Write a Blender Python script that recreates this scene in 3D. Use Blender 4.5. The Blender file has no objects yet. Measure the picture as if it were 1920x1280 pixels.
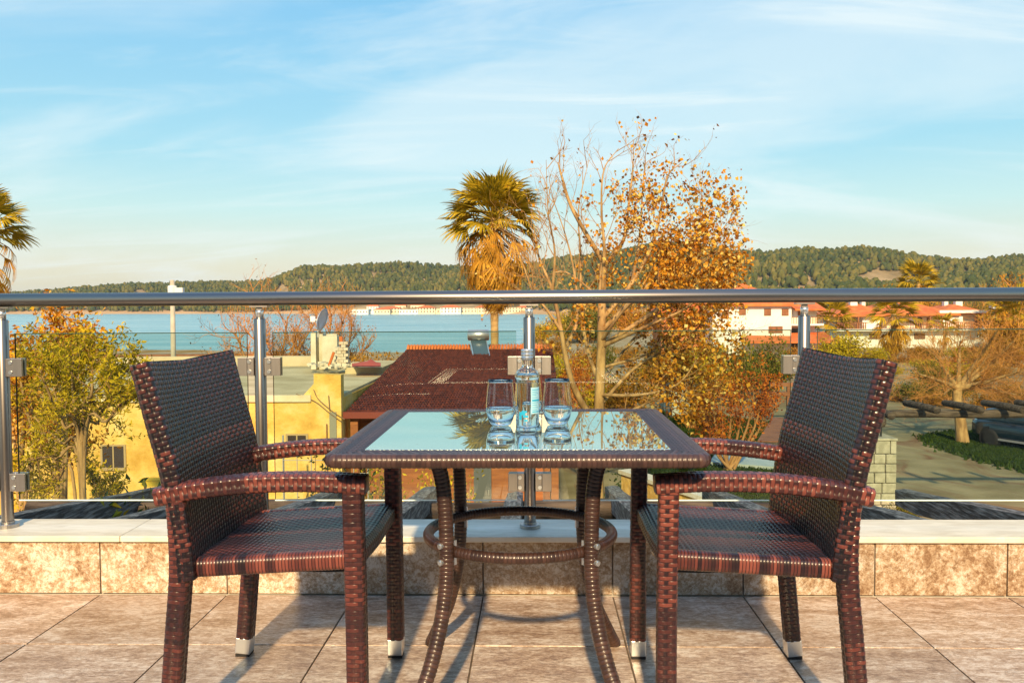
import bpy, math, random
import numpy as np
from mathutils import Vector, Matrix

# ---------------------------------------------------------------- scene, camera, sky, sun
sc = bpy.context.scene
C = sc.collection
F = 1640.0                                   # focal length in photo pixels (1920 wide)
CAM = np.array((0.0, 0.0, 1.02))
yaw, pitch, roll = math.radians(1.5), math.radians(2.37), math.radians(0.32)
fw = np.array((-math.sin(yaw)*math.cos(pitch), math.cos(yaw)*math.cos(pitch), -math.sin(pitch)))
rt = np.array((math.cos(yaw), math.sin(yaw), 0.0))
up = np.cross(rt, fw)
rt2 = rt*math.cos(roll) - up*math.sin(roll)
up2 = up*math.cos(roll) + rt*math.sin(roll)
cd = bpy.data.cameras.new('camera'); cam = bpy.data.objects.new('camera', cd); C.objects.link(cam)
cd.sensor_width = 36.0; cd.lens = 36.0*F/1920.0; cd.clip_start = 0.05; cd.clip_end = 12000
cam.matrix_world = Matrix(((rt2[0], up2[0], -fw[0], CAM[0]), (rt2[1], up2[1], -fw[1], CAM[1]),
                           (rt2[2], up2[2], -fw[2], CAM[2]), (0, 0, 0, 1)))
sc.camera = cam

EL, AZ = math.radians(29.0), math.radians(2.0)      # sun behind the camera, a little to the left
sun_dir = Vector((math.sin(AZ)*math.cos(EL), math.cos(AZ)*math.cos(EL), -math.sin(EL)))
sd = bpy.data.lights.new('sun', 'SUN'); sd.energy = 5.0; sd.angle = math.radians(1.5); sd.color = (1.0, 0.74, 0.42)
sun = bpy.data.objects.new('sun', sd); C.objects.link(sun)
sun.rotation_euler = sun_dir.to_track_quat('-Z', 'Y').to_euler()

wd = bpy.data.worlds.new('World'); sc.world = wd; wd.use_nodes = True
nt = wd.node_tree; nt.nodes.clear()
def N(t, **k):
    n = nt.nodes.new(t)
    for a, b in k.items(): setattr(n, a, b)
    return n
def LK(a, b): nt.links.new(a, b)
sky = N('ShaderNodeTexSky', sky_type='NISHITA', sun_disc=False, sun_elevation=EL, sun_rotation=math.pi+AZ,
        altitude=0.0, air_density=1.0, dust_density=1.2, ozone_density=1.6)
tc = N('ShaderNodeTexCoord')
sep = N('ShaderNodeSeparateXYZ'); LK(tc.outputs['Generated'], sep.inputs[0])
def mth(op, a, b=None, clamp=False):
    n = N('ShaderNodeMath', operation=op, use_clamp=clamp)
    for i, x in enumerate((a, b)):
        if x is None: continue
        if isinstance(x, (int, float)): n.inputs[i].default_value = x
        else: LK(x, n.inputs[i])
    return n.outputs[0]
zz = mth('MAXIMUM', sep.outputs[2], 0.02)
zc = mth('ADD', zz, 0.18)
cx, cy = mth('DIVIDE', sep.outputs[0], zc), mth('DIVIDE', sep.outputs[1], zc)
cmb = N('ShaderNodeCombineXYZ'); LK(cx, cmb.inputs[0]); LK(cy, cmb.inputs[1])
def cloud(scale, sx, sy, rot, detail, rough, lo, hi, dist=0.6):
    mp = N('ShaderNodeMapping'); mp.inputs['Scale'].default_value = (sx, sy, 1); mp.inputs['Rotation'].default_value = (0, 0, rot)
    mp.inputs['Location'].default_value = (3.1, 1.7, 0)
    LK(cmb.outputs[0], mp.inputs[0])
    n = N('ShaderNodeTexNoise'); n.inputs['Scale'].default_value = scale; n.inputs['Detail'].default_value = detail
    n.inputs['Roughness'].default_value = rough; n.inputs['Distortion'].default_value = dist
    LK(mp.outputs[0], n.inputs[0])
    r = N('ShaderNodeMapRange', interpolation_type='SMOOTHSTEP'); r.inputs[1].default_value = lo; r.inputs[2].default_value = hi
    LK(n.outputs[0], r.inputs[0]); return r.outputs[0]
c1 = cloud(0.75, 0.7, 1.1, 0.5, 6, 0.55, 0.44, 0.66, 0.9)
c2 = cloud(1.5, 0.45, 1.7, 0.30, 9, 0.62, 0.47, 0.72, 1.6)
cf = mth('ADD', mth('MULTIPLY', c1, 0.62), mth('MULTIPLY', c2, 0.40), True)
# pale cyan haze thickening to cream at the horizon, the same all the way round, over the physical sky
hr = N('ShaderNodeValToRGB'); LK(zz, hr.inputs[0]); el_ = hr.color_ramp.elements
el_[0].position = 0.0; el_[0].color = (.68, .59, .40, 1); el_[1].position = .75; el_[1].color = (.10, .27, .60, 1)
for p_, c_ in ((.045, (.64, .62, .48)), (.105, (.46, .66, .63)), (.17, (.30, .58, .67)), (.33, (.185, .47, .70))): el_.new(p_).color = (*c_, 1)
hsc = N('ShaderNodeVectorMath', operation='SCALE'); LK(hr.outputs[0], hsc.inputs[0]); hsc.inputs[3].default_value = 9.2
base = N('ShaderNodeMix', data_type='RGBA'); base.inputs[0].default_value = 0.82
LK(sky.outputs[0], base.inputs[6]); LK(hsc.outputs[0], base.inputs[7])
mixc = N('ShaderNodeMix', data_type='RGBA'); LK(mth('MULTIPLY', cf, 0.76), mixc.inputs[0])
LK(base.outputs[2], mixc.inputs[6]); mixc.inputs[7].default_value = (6.3, 6.9, 6.9, 1)
bg = N('ShaderNodeBackground'); bg.inputs[1].default_value = 0.108
LK(mixc.outputs[2], bg.inputs[0])
wo = N('ShaderNodeOutputWorld'); LK(bg.outputs[0], wo.inputs[0])

sc.view_settings.view_transform = 'Standard'; sc.view_settings.look = 'None'
sc.view_settings.gamma = 1.0; sc.view_settings.exposure = 0.46; sc.view_settings.use_curve_mapping = False
sc.render.engine = 'CYCLES'
sc.cycles.max_bounces = 20; sc.cycles.transparent_max_bounces = 32; sc.cycles.transmission_bounces = 20
sc.cycles.caustics_reflective = False; sc.cycles.caustics_refractive = False

def P(px, py, Y):
    """world point on the upright plane at distance Y that shows at photo pixel (px, py)"""
    r = fw + (px-960)/F*rt2 - (py-640)/F*up2
    return CAM + r*(Y/r[1])
def G(px, py, z):
    r = fw + (px-960)/F*rt2 - (py-640)/F*up2
    return CAM + r*((z-CAM[2])/r[2])

# ---------------------------------------------------------------- materials
def newmat(name):
    m = bpy.data.materials.new(name); m.use_nodes = True
    return m, m.node_tree, m.node_tree.nodes['Principled BSDF']
def M(name, c, c2=None, rough=.6, metal=0, scale=5, stretch=(1, 1, 1), detail=6, lo=.38, hi=.62, bump=0, bscale=None,
      rnd=0, spec=.5, coat=0, c3=None, dist=0.0, bdist=.01, nrough=.6):
    m, t, b = newmat(name)
    b.inputs['Base Color'].default_value = (*c, 1); b.inputs['Roughness'].default_value = rough
    b.inputs['Metallic'].default_value = metal; b.inputs['Specular IOR Level'].default_value = spec
    b.inputs['Coat Weight'].default_value = coat; b.inputs['Coat Roughness'].default_value = .15
    L = t.links.new
    if c2 or bump:
        co = t.nodes.new('ShaderNodeTexCoord'); mp = t.nodes.new('ShaderNodeMapping'); mp.inputs['Scale'].default_value = stretch
        src = co.outputs['Object']
        if rnd:
            oi = t.nodes.new('ShaderNodeObjectInfo'); mu = t.nodes.new('ShaderNodeMath'); mu.operation = 'MULTIPLY'; mu.inputs[1].default_value = rnd
            L(oi.outputs['Random'], mu.inputs[0]); L(mu.outputs[0], mp.inputs['Location'])
        L(src, mp.inputs['Vector'])
    if c2:
        n = t.nodes.new('ShaderNodeTexNoise'); n.inputs['Scale'].default_value = scale; n.inputs['Detail'].default_value = detail
        n.inputs['Distortion'].default_value = dist; n.inputs['Roughness'].default_value = nrough
        L(mp.outputs[0], n.inputs['Vector'])
        r = t.nodes.new('ShaderNodeValToRGB'); e = r.color_ramp.elements
        e[0].position = lo; e[0].color = (*c, 1); e[1].position = hi; e[1].color = (*c2, 1)
        if c3:
            x = e.new((lo+hi)/2); x.color = (*c3, 1)
        L(n.outputs[0], r.inputs[0]); L(r.outputs[0], b.inputs['Base Color'])
    if bump:
        n2 = t.nodes.new('ShaderNodeTexNoise'); n2.inputs['Scale'].default_value = bscale or scale*3; n2.inputs['Detail'].default_value = 5
        L(mp.outputs[0], n2.inputs['Vector'])
        bp = t.nodes.new('ShaderNodeBump'); bp.inputs['Strength'].default_value = bump; bp.inputs['Distance'].default_value = bdist
        L(n2.outputs[0], bp.inputs['Height']); L(bp.outputs[0], b.inputs['Normal'])
    return m
def stone_mat(name, cols, scale, stretch, rough, rnd, vein=.5, bump=.12):
    m, t, b = newmat(name); L = t.links.new; nn = t.nodes.new
    co = nn('ShaderNodeTexCoord'); oi = nn('ShaderNodeObjectInfo'); mu = nn('ShaderNodeMath'); mu.operation = 'MULTIPLY'; mu.inputs[1].default_value = rnd
    L(oi.outputs['Random'], mu.inputs[0])
    def noise(sc_, st, det, rg_, dist=0.):
        mp = nn('ShaderNodeMapping'); mp.inputs['Scale'].default_value = st; L(co.outputs['Object'], mp.inputs['Vector']); L(mu.outputs[0], mp.inputs['Location'])
        n = nn('ShaderNodeTexNoise'); n.inputs['Scale'].default_value = sc_; n.inputs['Detail'].default_value = det; n.inputs['Roughness'].default_value = rg_; n.inputs['Distortion'].default_value = dist
        L(mp.outputs[0], n.inputs['Vector']); return n.outputs[0]
    def ramp(src, *st):
        r = nn('ShaderNodeValToRGB'); e = r.color_ramp.elements
        e[0].position, e[0].color = st[0][0], (*st[0][1], 1); e[1].position, e[1].color = st[-1][0], (*st[-1][1], 1)
        for p, c in st[1:-1]: e.new(p).color = (*c, 1)
        L(src, r.inputs[0]); return r.outputs[0]
    big = noise(scale, stretch, 14, .84, .15); fine = noise(scale*9, stretch, 9, .8, .3)
    ad = nn('ShaderNodeMath'); ad.operation = 'MULTIPLY_ADD'; L(fine, ad.inputs[0]); ad.inputs[1].default_value = .85; L(big, ad.inputs[2])
    n_ = len(cols); base_c = ramp(ad.outputs[0], *[(.80+.25*i/(n_-1), cols[i]) for i in range(n_)])
    # thin wandering dark veins and pale pits
    vn = noise(scale*.8, stretch, 9, .7, 1.6); ab = nn('ShaderNodeMath'); ab.operation = 'SUBTRACT'; L(vn, ab.inputs[0]); ab.inputs[1].default_value = .5
    a2 = nn('ShaderNodeMath'); a2.operation = 'ABSOLUTE'; L(ab.outputs[0], a2.inputs[0])
    vr = ramp(a2.outputs[0], (.0, (vein, vein, vein)), (.016, (0, 0, 0)))
    mx = nn('ShaderNodeMix'); mx.data_type = 'RGBA'; L(vr, mx.inputs[0]); L(base_c, mx.inputs[6]); mx.inputs[7].default_value = (*[x*.62 for x in cols[0]], 1)
    pit = ramp(noise(scale*16, stretch, 3, .6), (.68, (0, 0, 0)), (.74, (.6, .6, .6)))
    m2 = nn('ShaderNodeMix'); m2.data_type = 'RGBA'; L(pit, m2.inputs[0]); L(mx.outputs[2], m2.inputs[6]); m2.inputs[7].default_value = (*[min(1, x*1.25) for x in cols[-1]], 1)
    hv = nn('ShaderNodeHueSaturation'); mrv = nn('ShaderNodeMapRange'); mrv.inputs[3].default_value = .82; mrv.inputs[4].default_value = 1.12; L(oi.outputs['Random'], mrv.inputs[0]); L(mrv.outputs[0], hv.inputs['Value'])
    L(m2.outputs[2], hv.inputs['Color']); L(hv.outputs[0], b.inputs['Base Color']); b.inputs['Roughness'].default_value = rough
    bp = nn('ShaderNodeBump'); bp.inputs['Strength'].default_value = bump; bp.inputs['Distance'].default_value = .003; L(ad.outputs[0], bp.inputs['Height']); L(bp.outputs[0], b.inputs['Normal'])
    return m
def tone_mat(name, cols, rough=.5, trans=0.0, spec=.5, coat=0, extra=None):
    """colour picked per strand or leaf from the 'tone' attribute"""
    m, t, b = newmat(name); L = t.links.new
    a = t.nodes.new('ShaderNodeAttribute'); a.attribute_name = 'tone'
    r = t.nodes.new('ShaderNodeValToRGB'); e = r.color_ramp.elements
    n = len(cols)
    e[0].color = (*cols[0], 1); e[1].color = (*cols[-1], 1)
    for i in range(1, n-1): e.new(i/(n-1)).color = (*cols[i], 1)
    L(a.outputs['Fac'], r.inputs[0]); L(r.outputs[0], b.inputs['Base Color'])
    b.inputs['Roughness'].default_value = rough; b.inputs['Specular IOR Level'].default_value = spec
    b.inputs['Coat Weight'].default_value = coat; b.inputs['Coat Roughness'].default_value = .12
    if trans:
        tr = t.nodes.new('ShaderNodeBsdfTranslucent'); L(r.outputs[0], tr.inputs[0])
        mx = t.nodes.new('ShaderNodeMixShader'); mx.inputs[0].default_value = trans
        L(b.outputs[0], mx.inputs[1]); L(tr.outputs[0], mx.inputs[2]); L(mx.outputs[0], t.nodes['Material Output'].inputs[0])
    return m
def pane_mat(name, tint, ior=1.5, rough=0.0):
    """thin clear glass: Fresnel mirror over a tinted see-through layer"""
    m, t, b = newmat(name); L = t.links.new; t.nodes.remove(b)
    fr = t.nodes.new('ShaderNodeFresnel'); fr.inputs[0].default_value = ior
    tr = t.nodes.new('ShaderNodeBsdfTransparent'); tr.inputs[0].default_value = (*tint, 1)
    gl = t.nodes.new('ShaderNodeBsdfGlossy'); gl.inputs['Roughness'].default_value = rough
    mx = t.nodes.new('ShaderNodeMixShader'); L(fr.outputs[0], mx.inputs[0]); L(tr.outputs[0], mx.inputs[1]); L(gl.outputs[0], mx.inputs[2])
    L(mx.outputs[0], t.nodes['Material Output'].inputs[0]); return m

# ---------------------------------------------------------------- mesh helpers
org = {}
def link(o, parent):
    C.objects.link(o)
    if parent is not None: o.parent = parent
def thing(name, label, cat, loc, group=None, kind=None):
    o = bpy.data.objects.new(name, None); C.objects.link(o); o.empty_display_size = .1
    o.location = [float(x) for x in loc]; org[o] = np.array([float(x) for x in loc])
    o['label'] = label; o['category'] = cat
    if group: o['group'] = group
    if kind: o['kind'] = kind
    return o
def tag(o, label=None, cat=None, group=None, kind=None):
    for k, v in (('label', label), ('category', cat), ('group', group), ('kind', kind)):
        if v: o[k] = v
    return o
def np_mesh(name, V, Q, mat, parent=None, tone=None, smooth=True, kind=None, label=None):
    """one object from numpy verts (n,3) and faces (m,3 or 4), given in world coordinates"""
    V = np.asarray(V, dtype=np.float64).reshape(-1, 3); Q = np.asarray(Q, dtype=np.int32)
    o0 = org.get(parent, np.zeros(3)) if parent is not None else np.zeros(3)
    V = V - o0
    me = bpy.data.meshes.new(name)
    k = Q.shape[1]
    me.vertices.add(len(V)); me.vertices.foreach_set('co', V.astype(np.float32).ravel())
    me.loops.add(Q.size); me.loops.foreach_set('vertex_index', Q.ravel())
    me.polygons.add(len(Q)); me.polygons.foreach_set('loop_start', np.arange(0, Q.size, k, dtype=np.int32))
    me.polygons.foreach_set('loop_total', np.full(len(Q), k, dtype=np.int32))
    me.polygons.foreach_set('use_smooth', np.full(len(Q), smooth, dtype=bool))
    me.update(calc_edges=True)
    if tone is not None:
        at = me.attributes.new('tone', 'FLOAT', 'POINT'); at.data.foreach_set('value', np.asarray(tone, dtype=np.float32))
    me.materials.append(mat)
    o = bpy.data.objects.new(name, me); link(o, parent); org[o] = o0
    if kind: o['kind'] = kind
    if label: o['label'] = label
    return o
def bez(pts, n=6):
    """Catmull-Rom through the points"""
    p = [np.array(q, float) for q in pts]; p = [2*p[0]-p[1]] + p + [2*p[-1]-p[-2]]; out = []
    for i in range(1, len(p)-2):
        for k in range(n):
            t = k/n
            out.append(.5*((2*p[i]) + (-p[i-1]+p[i+1])*t + (2*p[i-1]-5*p[i]+4*p[i+1]-p[i+2])*t*t + (-p[i-1]+3*p[i]-3*p[i+1]+p[i+2])*t**3))
    out.append(p[-2]); return out
class MB:
    def __init__(s): s.v = []; s.f = []
    def add(s, V, Fc):
        o = len(s.v); s.v.extend([tuple(map(float, q)) for q in V]); s.f.extend([tuple(i+o for i in f) for f in Fc]); return s
    def box(s, c, d, R=None, taper=1.0):
        hx, hy, hz = d[0]/2, d[1]/2, d[2]/2
        V = [(-hx, -hy, -hz), (hx, -hy, -hz), (hx, hy, -hz), (-hx, hy, -hz),
             (-hx*taper, -hy*taper, hz), (hx*taper, -hy*taper, hz), (hx*taper, hy*taper, hz), (-hx*taper, hy*taper, hz)]
        V = np.array(V)
        if R is not None: V = V @ np.array(R).T
        return s.add(V + np.array(c), [(3, 2, 1, 0), (4, 5, 6, 7), (0, 1, 5, 4), (1, 2, 6, 5), (2, 3, 7, 6), (3, 0, 4, 7)])
    def bb(s, a, b):
        a = np.array(a, float); b = np.array(b, float); return s.box((a+b)/2, np.abs(b-a))
    def tube(s, pts, r, n=6, cap=True, squash=None):
        pts = np.array(pts, float); m = len(pts)
        r = np.full(m, r) if np.isscalar(r) else np.interp(np.linspace(0, 1, m), np.linspace(0, 1, len(r)), r)
        T = np.gradient(pts, axis=0); T /= np.linalg.norm(T, axis=1)[:, None]+1e-12
        ref = np.array((0, 0, 1.0)) if abs(T[0][2]) < .9 else np.array((1.0, 0, 0))
        V = []
        b = ref
        for i in range(m):
            b = b - T[i]*np.dot(b, T[i]); b /= np.linalg.norm(b)+1e-12; a = np.cross(T[i], b)
            for k in range(n):
                w = 2*math.pi*k/n; V.append(pts[i] + r[i]*(math.cos(w)*a + math.sin(w)*b))
        Fc = [(i*n+k, i*n+(k+1) % n, (i+1)*n+(k+1) % n, (i+1)*n+k) for i in range(m-1) for k in range(n)]
        if cap: Fc += [tuple(range(n))[::-1], tuple((m-1)*n+k for k in range(n))]
        return s.add(V, Fc)
    def lathe(s, prof, c=(0, 0, 0), n=20, axis=None):
        V = []; m = len(prof); c = np.array(c, float)
        for (r, z) in prof:
            for k in range(n):
                w = 2*math.pi*k/n; q = np.array((r*math.cos(w), r*math.sin(w), z))
                if axis is not None: q = np.array(axis) @ q
                V.append(c+q)
        Fc = [(i*n+k, i*n+(k+1) % n, (i+1)*n+(k+1) % n, (i+1)*n+k) for i in range(m-1) for k in range(n)]
        if prof[0][0] > 1e-4: Fc.append(tuple(range(n))[::-1])
        if prof[-1][0] > 1e-4: Fc.append(tuple((m-1)*n+k for k in range(n)))
        return s.add(V, Fc)
    def ext(s, poly, vec):
        n = len(poly); a = [np.array(p, float) for p in poly]; v = np.array(vec, float)
        return s.add(a + [p+v for p in a], [tuple(range(n))[::-1], tuple(range(n, 2*n))] + [(i, (i+1) % n, n+(i+1) % n, n+i) for i in range(n)])
    def build(s, name, mat, parent=None, smooth=False, kind=None, label=None, bevel=0):
        o0 = org.get(parent, np.zeros(3)) if parent is not None else np.zeros(3)
        me = bpy.data.meshes.new(name); me.from_pydata([tuple(np.array(q)-o0) for q in s.v], [], s.f)
        me.materials.append(mat)
        if smooth: me.polygons.foreach_set('use_smooth', [True]*len(me.polygons))
        me.update()
        o = bpy.data.objects.new(name, me); link(o, parent); org[o] = o0
        if kind: o['kind'] = kind
        if label: o['label'] = label
        if bevel:
            md = o.modifiers.new('bevel', 'BEVEL'); md.width = bevel; md.segments = 2; md.limit_method = 'ANGLE'
        return o
def copy_tree(o, parent=None):
    c = o.copy(); C.objects.link(c)
    if parent is not None: c.parent = parent
    for ch in list(o.children): copy_tree(ch, c)
    return c
def Rz(a): return np.array(((math.cos(a), -math.sin(a), 0), (math.sin(a), math.cos(a), 0), (0, 0, 1)))

# ---------------------------------------------------------------- woven surfaces (real relief)
def grid_faces(nv, nu, closed):
    i = np.arange(nv-1)[:, None]; j = np.arange(nu if closed else nu-1)[None, :]
    j2 = (j+1) % nu
    return np.stack([i*nu+j, i*nu+j2, (i+1)*nu+j2, (i+1)*nu+j], -1).reshape(-1, 4)
def weave(S, LU, LV, pu, pv, amp, seed, closed=False, su=6, sv=5, flip=1, dark=.5, ring=False, run=3):
    """grid over S(U,V) pushed out along its normal by an over-and-under weave; returns verts, quads, tone"""
    rng = np.random.default_rng(seed)
    nu = max(2, int(round(LU/pu)))
    if closed: nu += nu % 2
    pu = LU/nu; nr = max(2, int(round(LV/pv))); pv = LV/nr
    U1 = np.linspace(0, LU, nu*su+(0 if closed else 1), endpoint=not closed); V1 = np.linspace(0, LV, nr*sv+1)
    U, V = np.meshgrid(U1, V1)
    B = S(U, V)
    e = 1e-4
    du = S(U+e, V)-S(U-e, V); dv = S(U, V+e)-S(U, V-e)
    n = np.cross(du, dv); n /= np.linalg.norm(n, axis=-1)[..., None]+1e-12
    row = np.minimum(np.floor(V/pv+1e-6), nr-1).astype(int); t = V/pv-row
    prof = np.sqrt(np.clip(1-np.abs(2*t-1)**3.4*.98, 0, 1))
    # runs of like-coloured strands
    rt_ = np.repeat(rng.random(nr//run+2), run)[:nr]*.65 + rng.random(nr)*.35
    ct = rng.random(nu+2)
    if ring:
        h = amp*prof; tone = rt_[row]*np.clip(prof*2.2-.35, .05, 1)  # tone drops between wraps: occlusion shade put into the colour
    else:
        WQ = .25
        cosv = np.cos(math.pi*U/pu)*np.where(row % 2 == 0, 1, -1)
        q = np.abs(U/pu-np.round(U/pu))
        weft = amp*prof*.8 + amp*.9*cosv
        warp = amp*np.sqrt(np.clip(1-(q/WQ)**4, 0, 1))*.8 - amp*.9*cosv - amp*.2
        warp = np.where(q > WQ, -9, warp)
        h = np.maximum(weft, warp); h = np.maximum(h, -amp*1.2)
        tone = np.where(weft >= warp, rt_[row]*np.clip(prof*2.0-.2, .1, 1), ct[np.round(U/pu).astype(int) % (nu+1)]*dark-.25*dark)  # weft tone darkened at strand edges to paint in the gap shade
    Vv = B + flip*n*h[..., None]
    Q = grid_faces(U.shape[0], U.shape[1], closed)
    if flip < 0: Q = Q[:, ::-1]
    return Vv.reshape(-1, 3), Q, tone.ravel()
def section(hw, hh, rc):
    """rounded rectangle outline sampled by arc length -> function s in [0,L] -> (x,y), and L"""
    pts = []
    for cx_, cy_, a0 in ((hw-rc, hh-rc, 0), (-hw+rc, hh-rc, 90), (-hw+rc, -hh+rc, 180), (hw-rc, -hh+rc, 270)):
        for k in range(7):
            a = math.radians(a0+15*k); pts.append((cx_+rc*math.cos(a), cy_+rc*math.sin(a)))
    pts.append(pts[0]); pts = np.array(pts); d = np.r_[0, np.cumsum(np.linalg.norm(np.diff(pts, axis=0), axis=1))]
    L = d[-1]
    return (lambda s: (np.interp(np.mod(s, L), d, pts[:, 0]), np.interp(np.mod(s, L), d, pts[:, 1]))), L
def weave_tube(path, hw, hh, rc, pu, pv, amp, seed, ref=(0, 1, 0), warp=None, su=4, sv=4, ring=False, caps=True, run=3, dark=.4, close_end=0):
    path = np.array(path, float); d = np.r_[0, np.cumsum(np.linalg.norm(np.diff(path, axis=0), axis=1))]; LV = d[-1]
    sf, LU = section(hw, hh, rc)
    T = np.gradient(path, axis=0); T /= np.linalg.norm(T, axis=1)[:, None]
    b = np.array(ref, float)[None, :] - T*(T @ np.array(ref, float))[:, None]; b /= np.linalg.norm(b, axis=1)[:, None]
    a = np.cross(T, b)
    def I(A, s): return np.stack([np.interp(s, d, A[:, k]) for k in range(3)], -1)
    def S(U, V):
        x, y = sf(U); s = np.clip(V, 0, LV)
        k = np.ones_like(V)
        if close_end: k = np.sqrt(np.clip((LV-s)/close_end, 0.0, 1))*.97+.03
        ext_ = (V-s)
        p = I(path, s) + I(T, s)*ext_[..., None] + I(b, s)*x[..., None] + I(a, s)*(y*k)[..., None]
        return warp(p) if warp else p
    V, Q, tn = weave(S, LU, LV, pu, pv, amp, seed, closed=True, su=su, sv=sv, ring=ring, run=run, dark=dark)
    if caps:
        n1 = int(round(LU/pu)); n1 += n1 % 2; nu = n1*su
        nv = len(V)//nu; c0, c1 = V[:nu].mean(0), V[-nu:].mean(0)
        V = np.vstack([V, c0+(V[:nu]-c0)*.03, c1+(V[-nu:]-c1)*.03]); k0, k1 = nv*nu, (nv+1)*nu
        i = np.arange(nu); j = (i+1) % nu
        Q = np.vstack([Q, np.stack([j, i, k0+i, k0+j], -1), np.stack([(nv-1)*nu+i, (nv-1)*nu+j, k1+j, k1+i], -1)])
        tn = np.r_[tn, np.full(2*nu, .2)]
    return V, Q, tn
def cat(*parts):
    V, Q, T = [], [], []; o = 0
    for v, q, t in parts:
        V.append(v); Q.append(q+o); T.append(t); o += len(v)
    return np.vstack(V), np.vstack(Q), np.concatenate(T)

# ---------------------------------------------------------------- colours used in several places
m_tile = stone_mat('floor_tile', [(.25, .155, .10), (.44, .305, .21), (.58, .45, .345), (.72, .62, .52)], 5.0, (1, 2.3, 1), .34, 37, .55)
m_wtile = stone_mat('wall_tile', [(.23, .13, .068), (.41, .28, .17), (.56, .45, .33), (.69, .61, .51)], 7.5, (1, 1, 1), .42, 23, .65)
m_grout = M('grout', (.24, .19, .14), (.12, .09, .065), rough=.9, scale=30)
m_cap = M('limestone_coping', (.68, .62, .48), (.82, .77, .63), rough=.45, scale=7, stretch=(1, 4, 1), rnd=11, bump=.05, bscale=60, dist=.6, bdist=.002)
m_conc = M('render_wall', (.42, .38, .32), (.5, .46, .4), rough=.9, scale=3, bump=.2)
m_steel = M('brushed_steel', (.30, .272, .25), rough=.31, metal=1.0)
m_steel2 = M('satin_steel', (.40, .375, .345), (.46, .43, .40), rough=.38, metal=1.0, scale=40, stretch=(1, 1, .05))
m_zinc = M('zinc_bolt', (.72, .76, .78), rough=.3, metal=.9)
m_black = M('black_plastic', (.015, .015, .017), rough=.5)
m_wick = tone_mat('wicker_weave', [(.008, .006, .008), (.026, .012, .014), (.070, .022, .020), (.150, .040, .030), (.23, .066, .047)], rough=.33, spec=.5, coat=.15)
m_wick2 = tone_mat('wicker_weave_brown', [(.014, .008, .008), (.052, .025, .020), (.095, .047, .037)], rough=.40, spec=.5, coat=.25)
m_panel = pane_mat('railing_glass', (.87, .935, .90), 1.47)
m_edge_dark = M('glass_edge_green', (.03, .07, .055), rough=.15)
m_edge_light = M('glass_edge_painted_light', (.72, .88, .84), rough=.2)  # pale colour stands in for light refracted through the lower edge

# ---------------------------------------------------------------- terrace floor and low wall
def structure(o): o['kind'] = 'structure'; return o
fl = structure(MB().bb((-9, -6, -.25), (9, 3.05, -.008)).build('terrace_floor', m_grout))
TX0, TW, TY = -.186, .455, 3.04
gap = .0048
tile_me = None
for r in range(7):
    for k in range(-7, 8):
        if tile_me is None:
            o = MB().box((0, 0, -.006), (TW-gap, TW-gap, .012)).build('tile', m_tile, None, bevel=.0012); tile_me = o.data
            o.parent = fl
        else:
            o = o.copy(); C.objects.link(o); o.parent = fl
        o.location = (TX0+(k+.5)*TW, TY-.0015-(r+.5)*TW, random.Random(r*31+k).uniform(-.0006, .0002))
WX0, WX1 = -3.36, 3.45
lw = thing('parapet_wall', 'low tan travertine-tiled wall with pale stone coping under the railing', 'wall', (0, 3.04, 0))
MB().bb((-9, 3.052, -3.6), (9, 3.25, .191)).build('core', m_conc, lw)
tm = None
for k in range(-7, 8):
    if tm is None:
        tm = MB().box((0, 0, 0), (TW-gap, .012, .188)).build('wall_tile', m_wtile, lw, bevel=.0012); o = tm
    else:
        o = o.copy(); C.objects.link(o)
    o.location = (TX0+(k+.5)*TW, 3.046-3.04, .098)
    org[o] = np.zeros(3)
tm.data.transform(Matrix.Translation((0, 3.04, 0)))
x = -3.6; i = 0
for w in (2.13, 1.62, 1.9, 2.0):
    o = MB().bb((x+.001, 3.022, .192), (x+w-.001, 3.275, .213)).build('coping_slab', m_cap, lw, bevel=.003); x += w
structure(MB().bb((-9, -6.0, -3.6), (9, 3.05, -.26)).build('terrace_base', m_conc))
structure(MB().bb((-9, -6.4, -3.6), (9, -6.05, 4.2)).build('added_wall_behind_terrace', M('dark_reflected_wall', (.11, .07, .05), (.16, .105, .075), rough=.8, scale=2)))  # unseen facade added to darken reflections and shade the floor behind the camera

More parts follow.
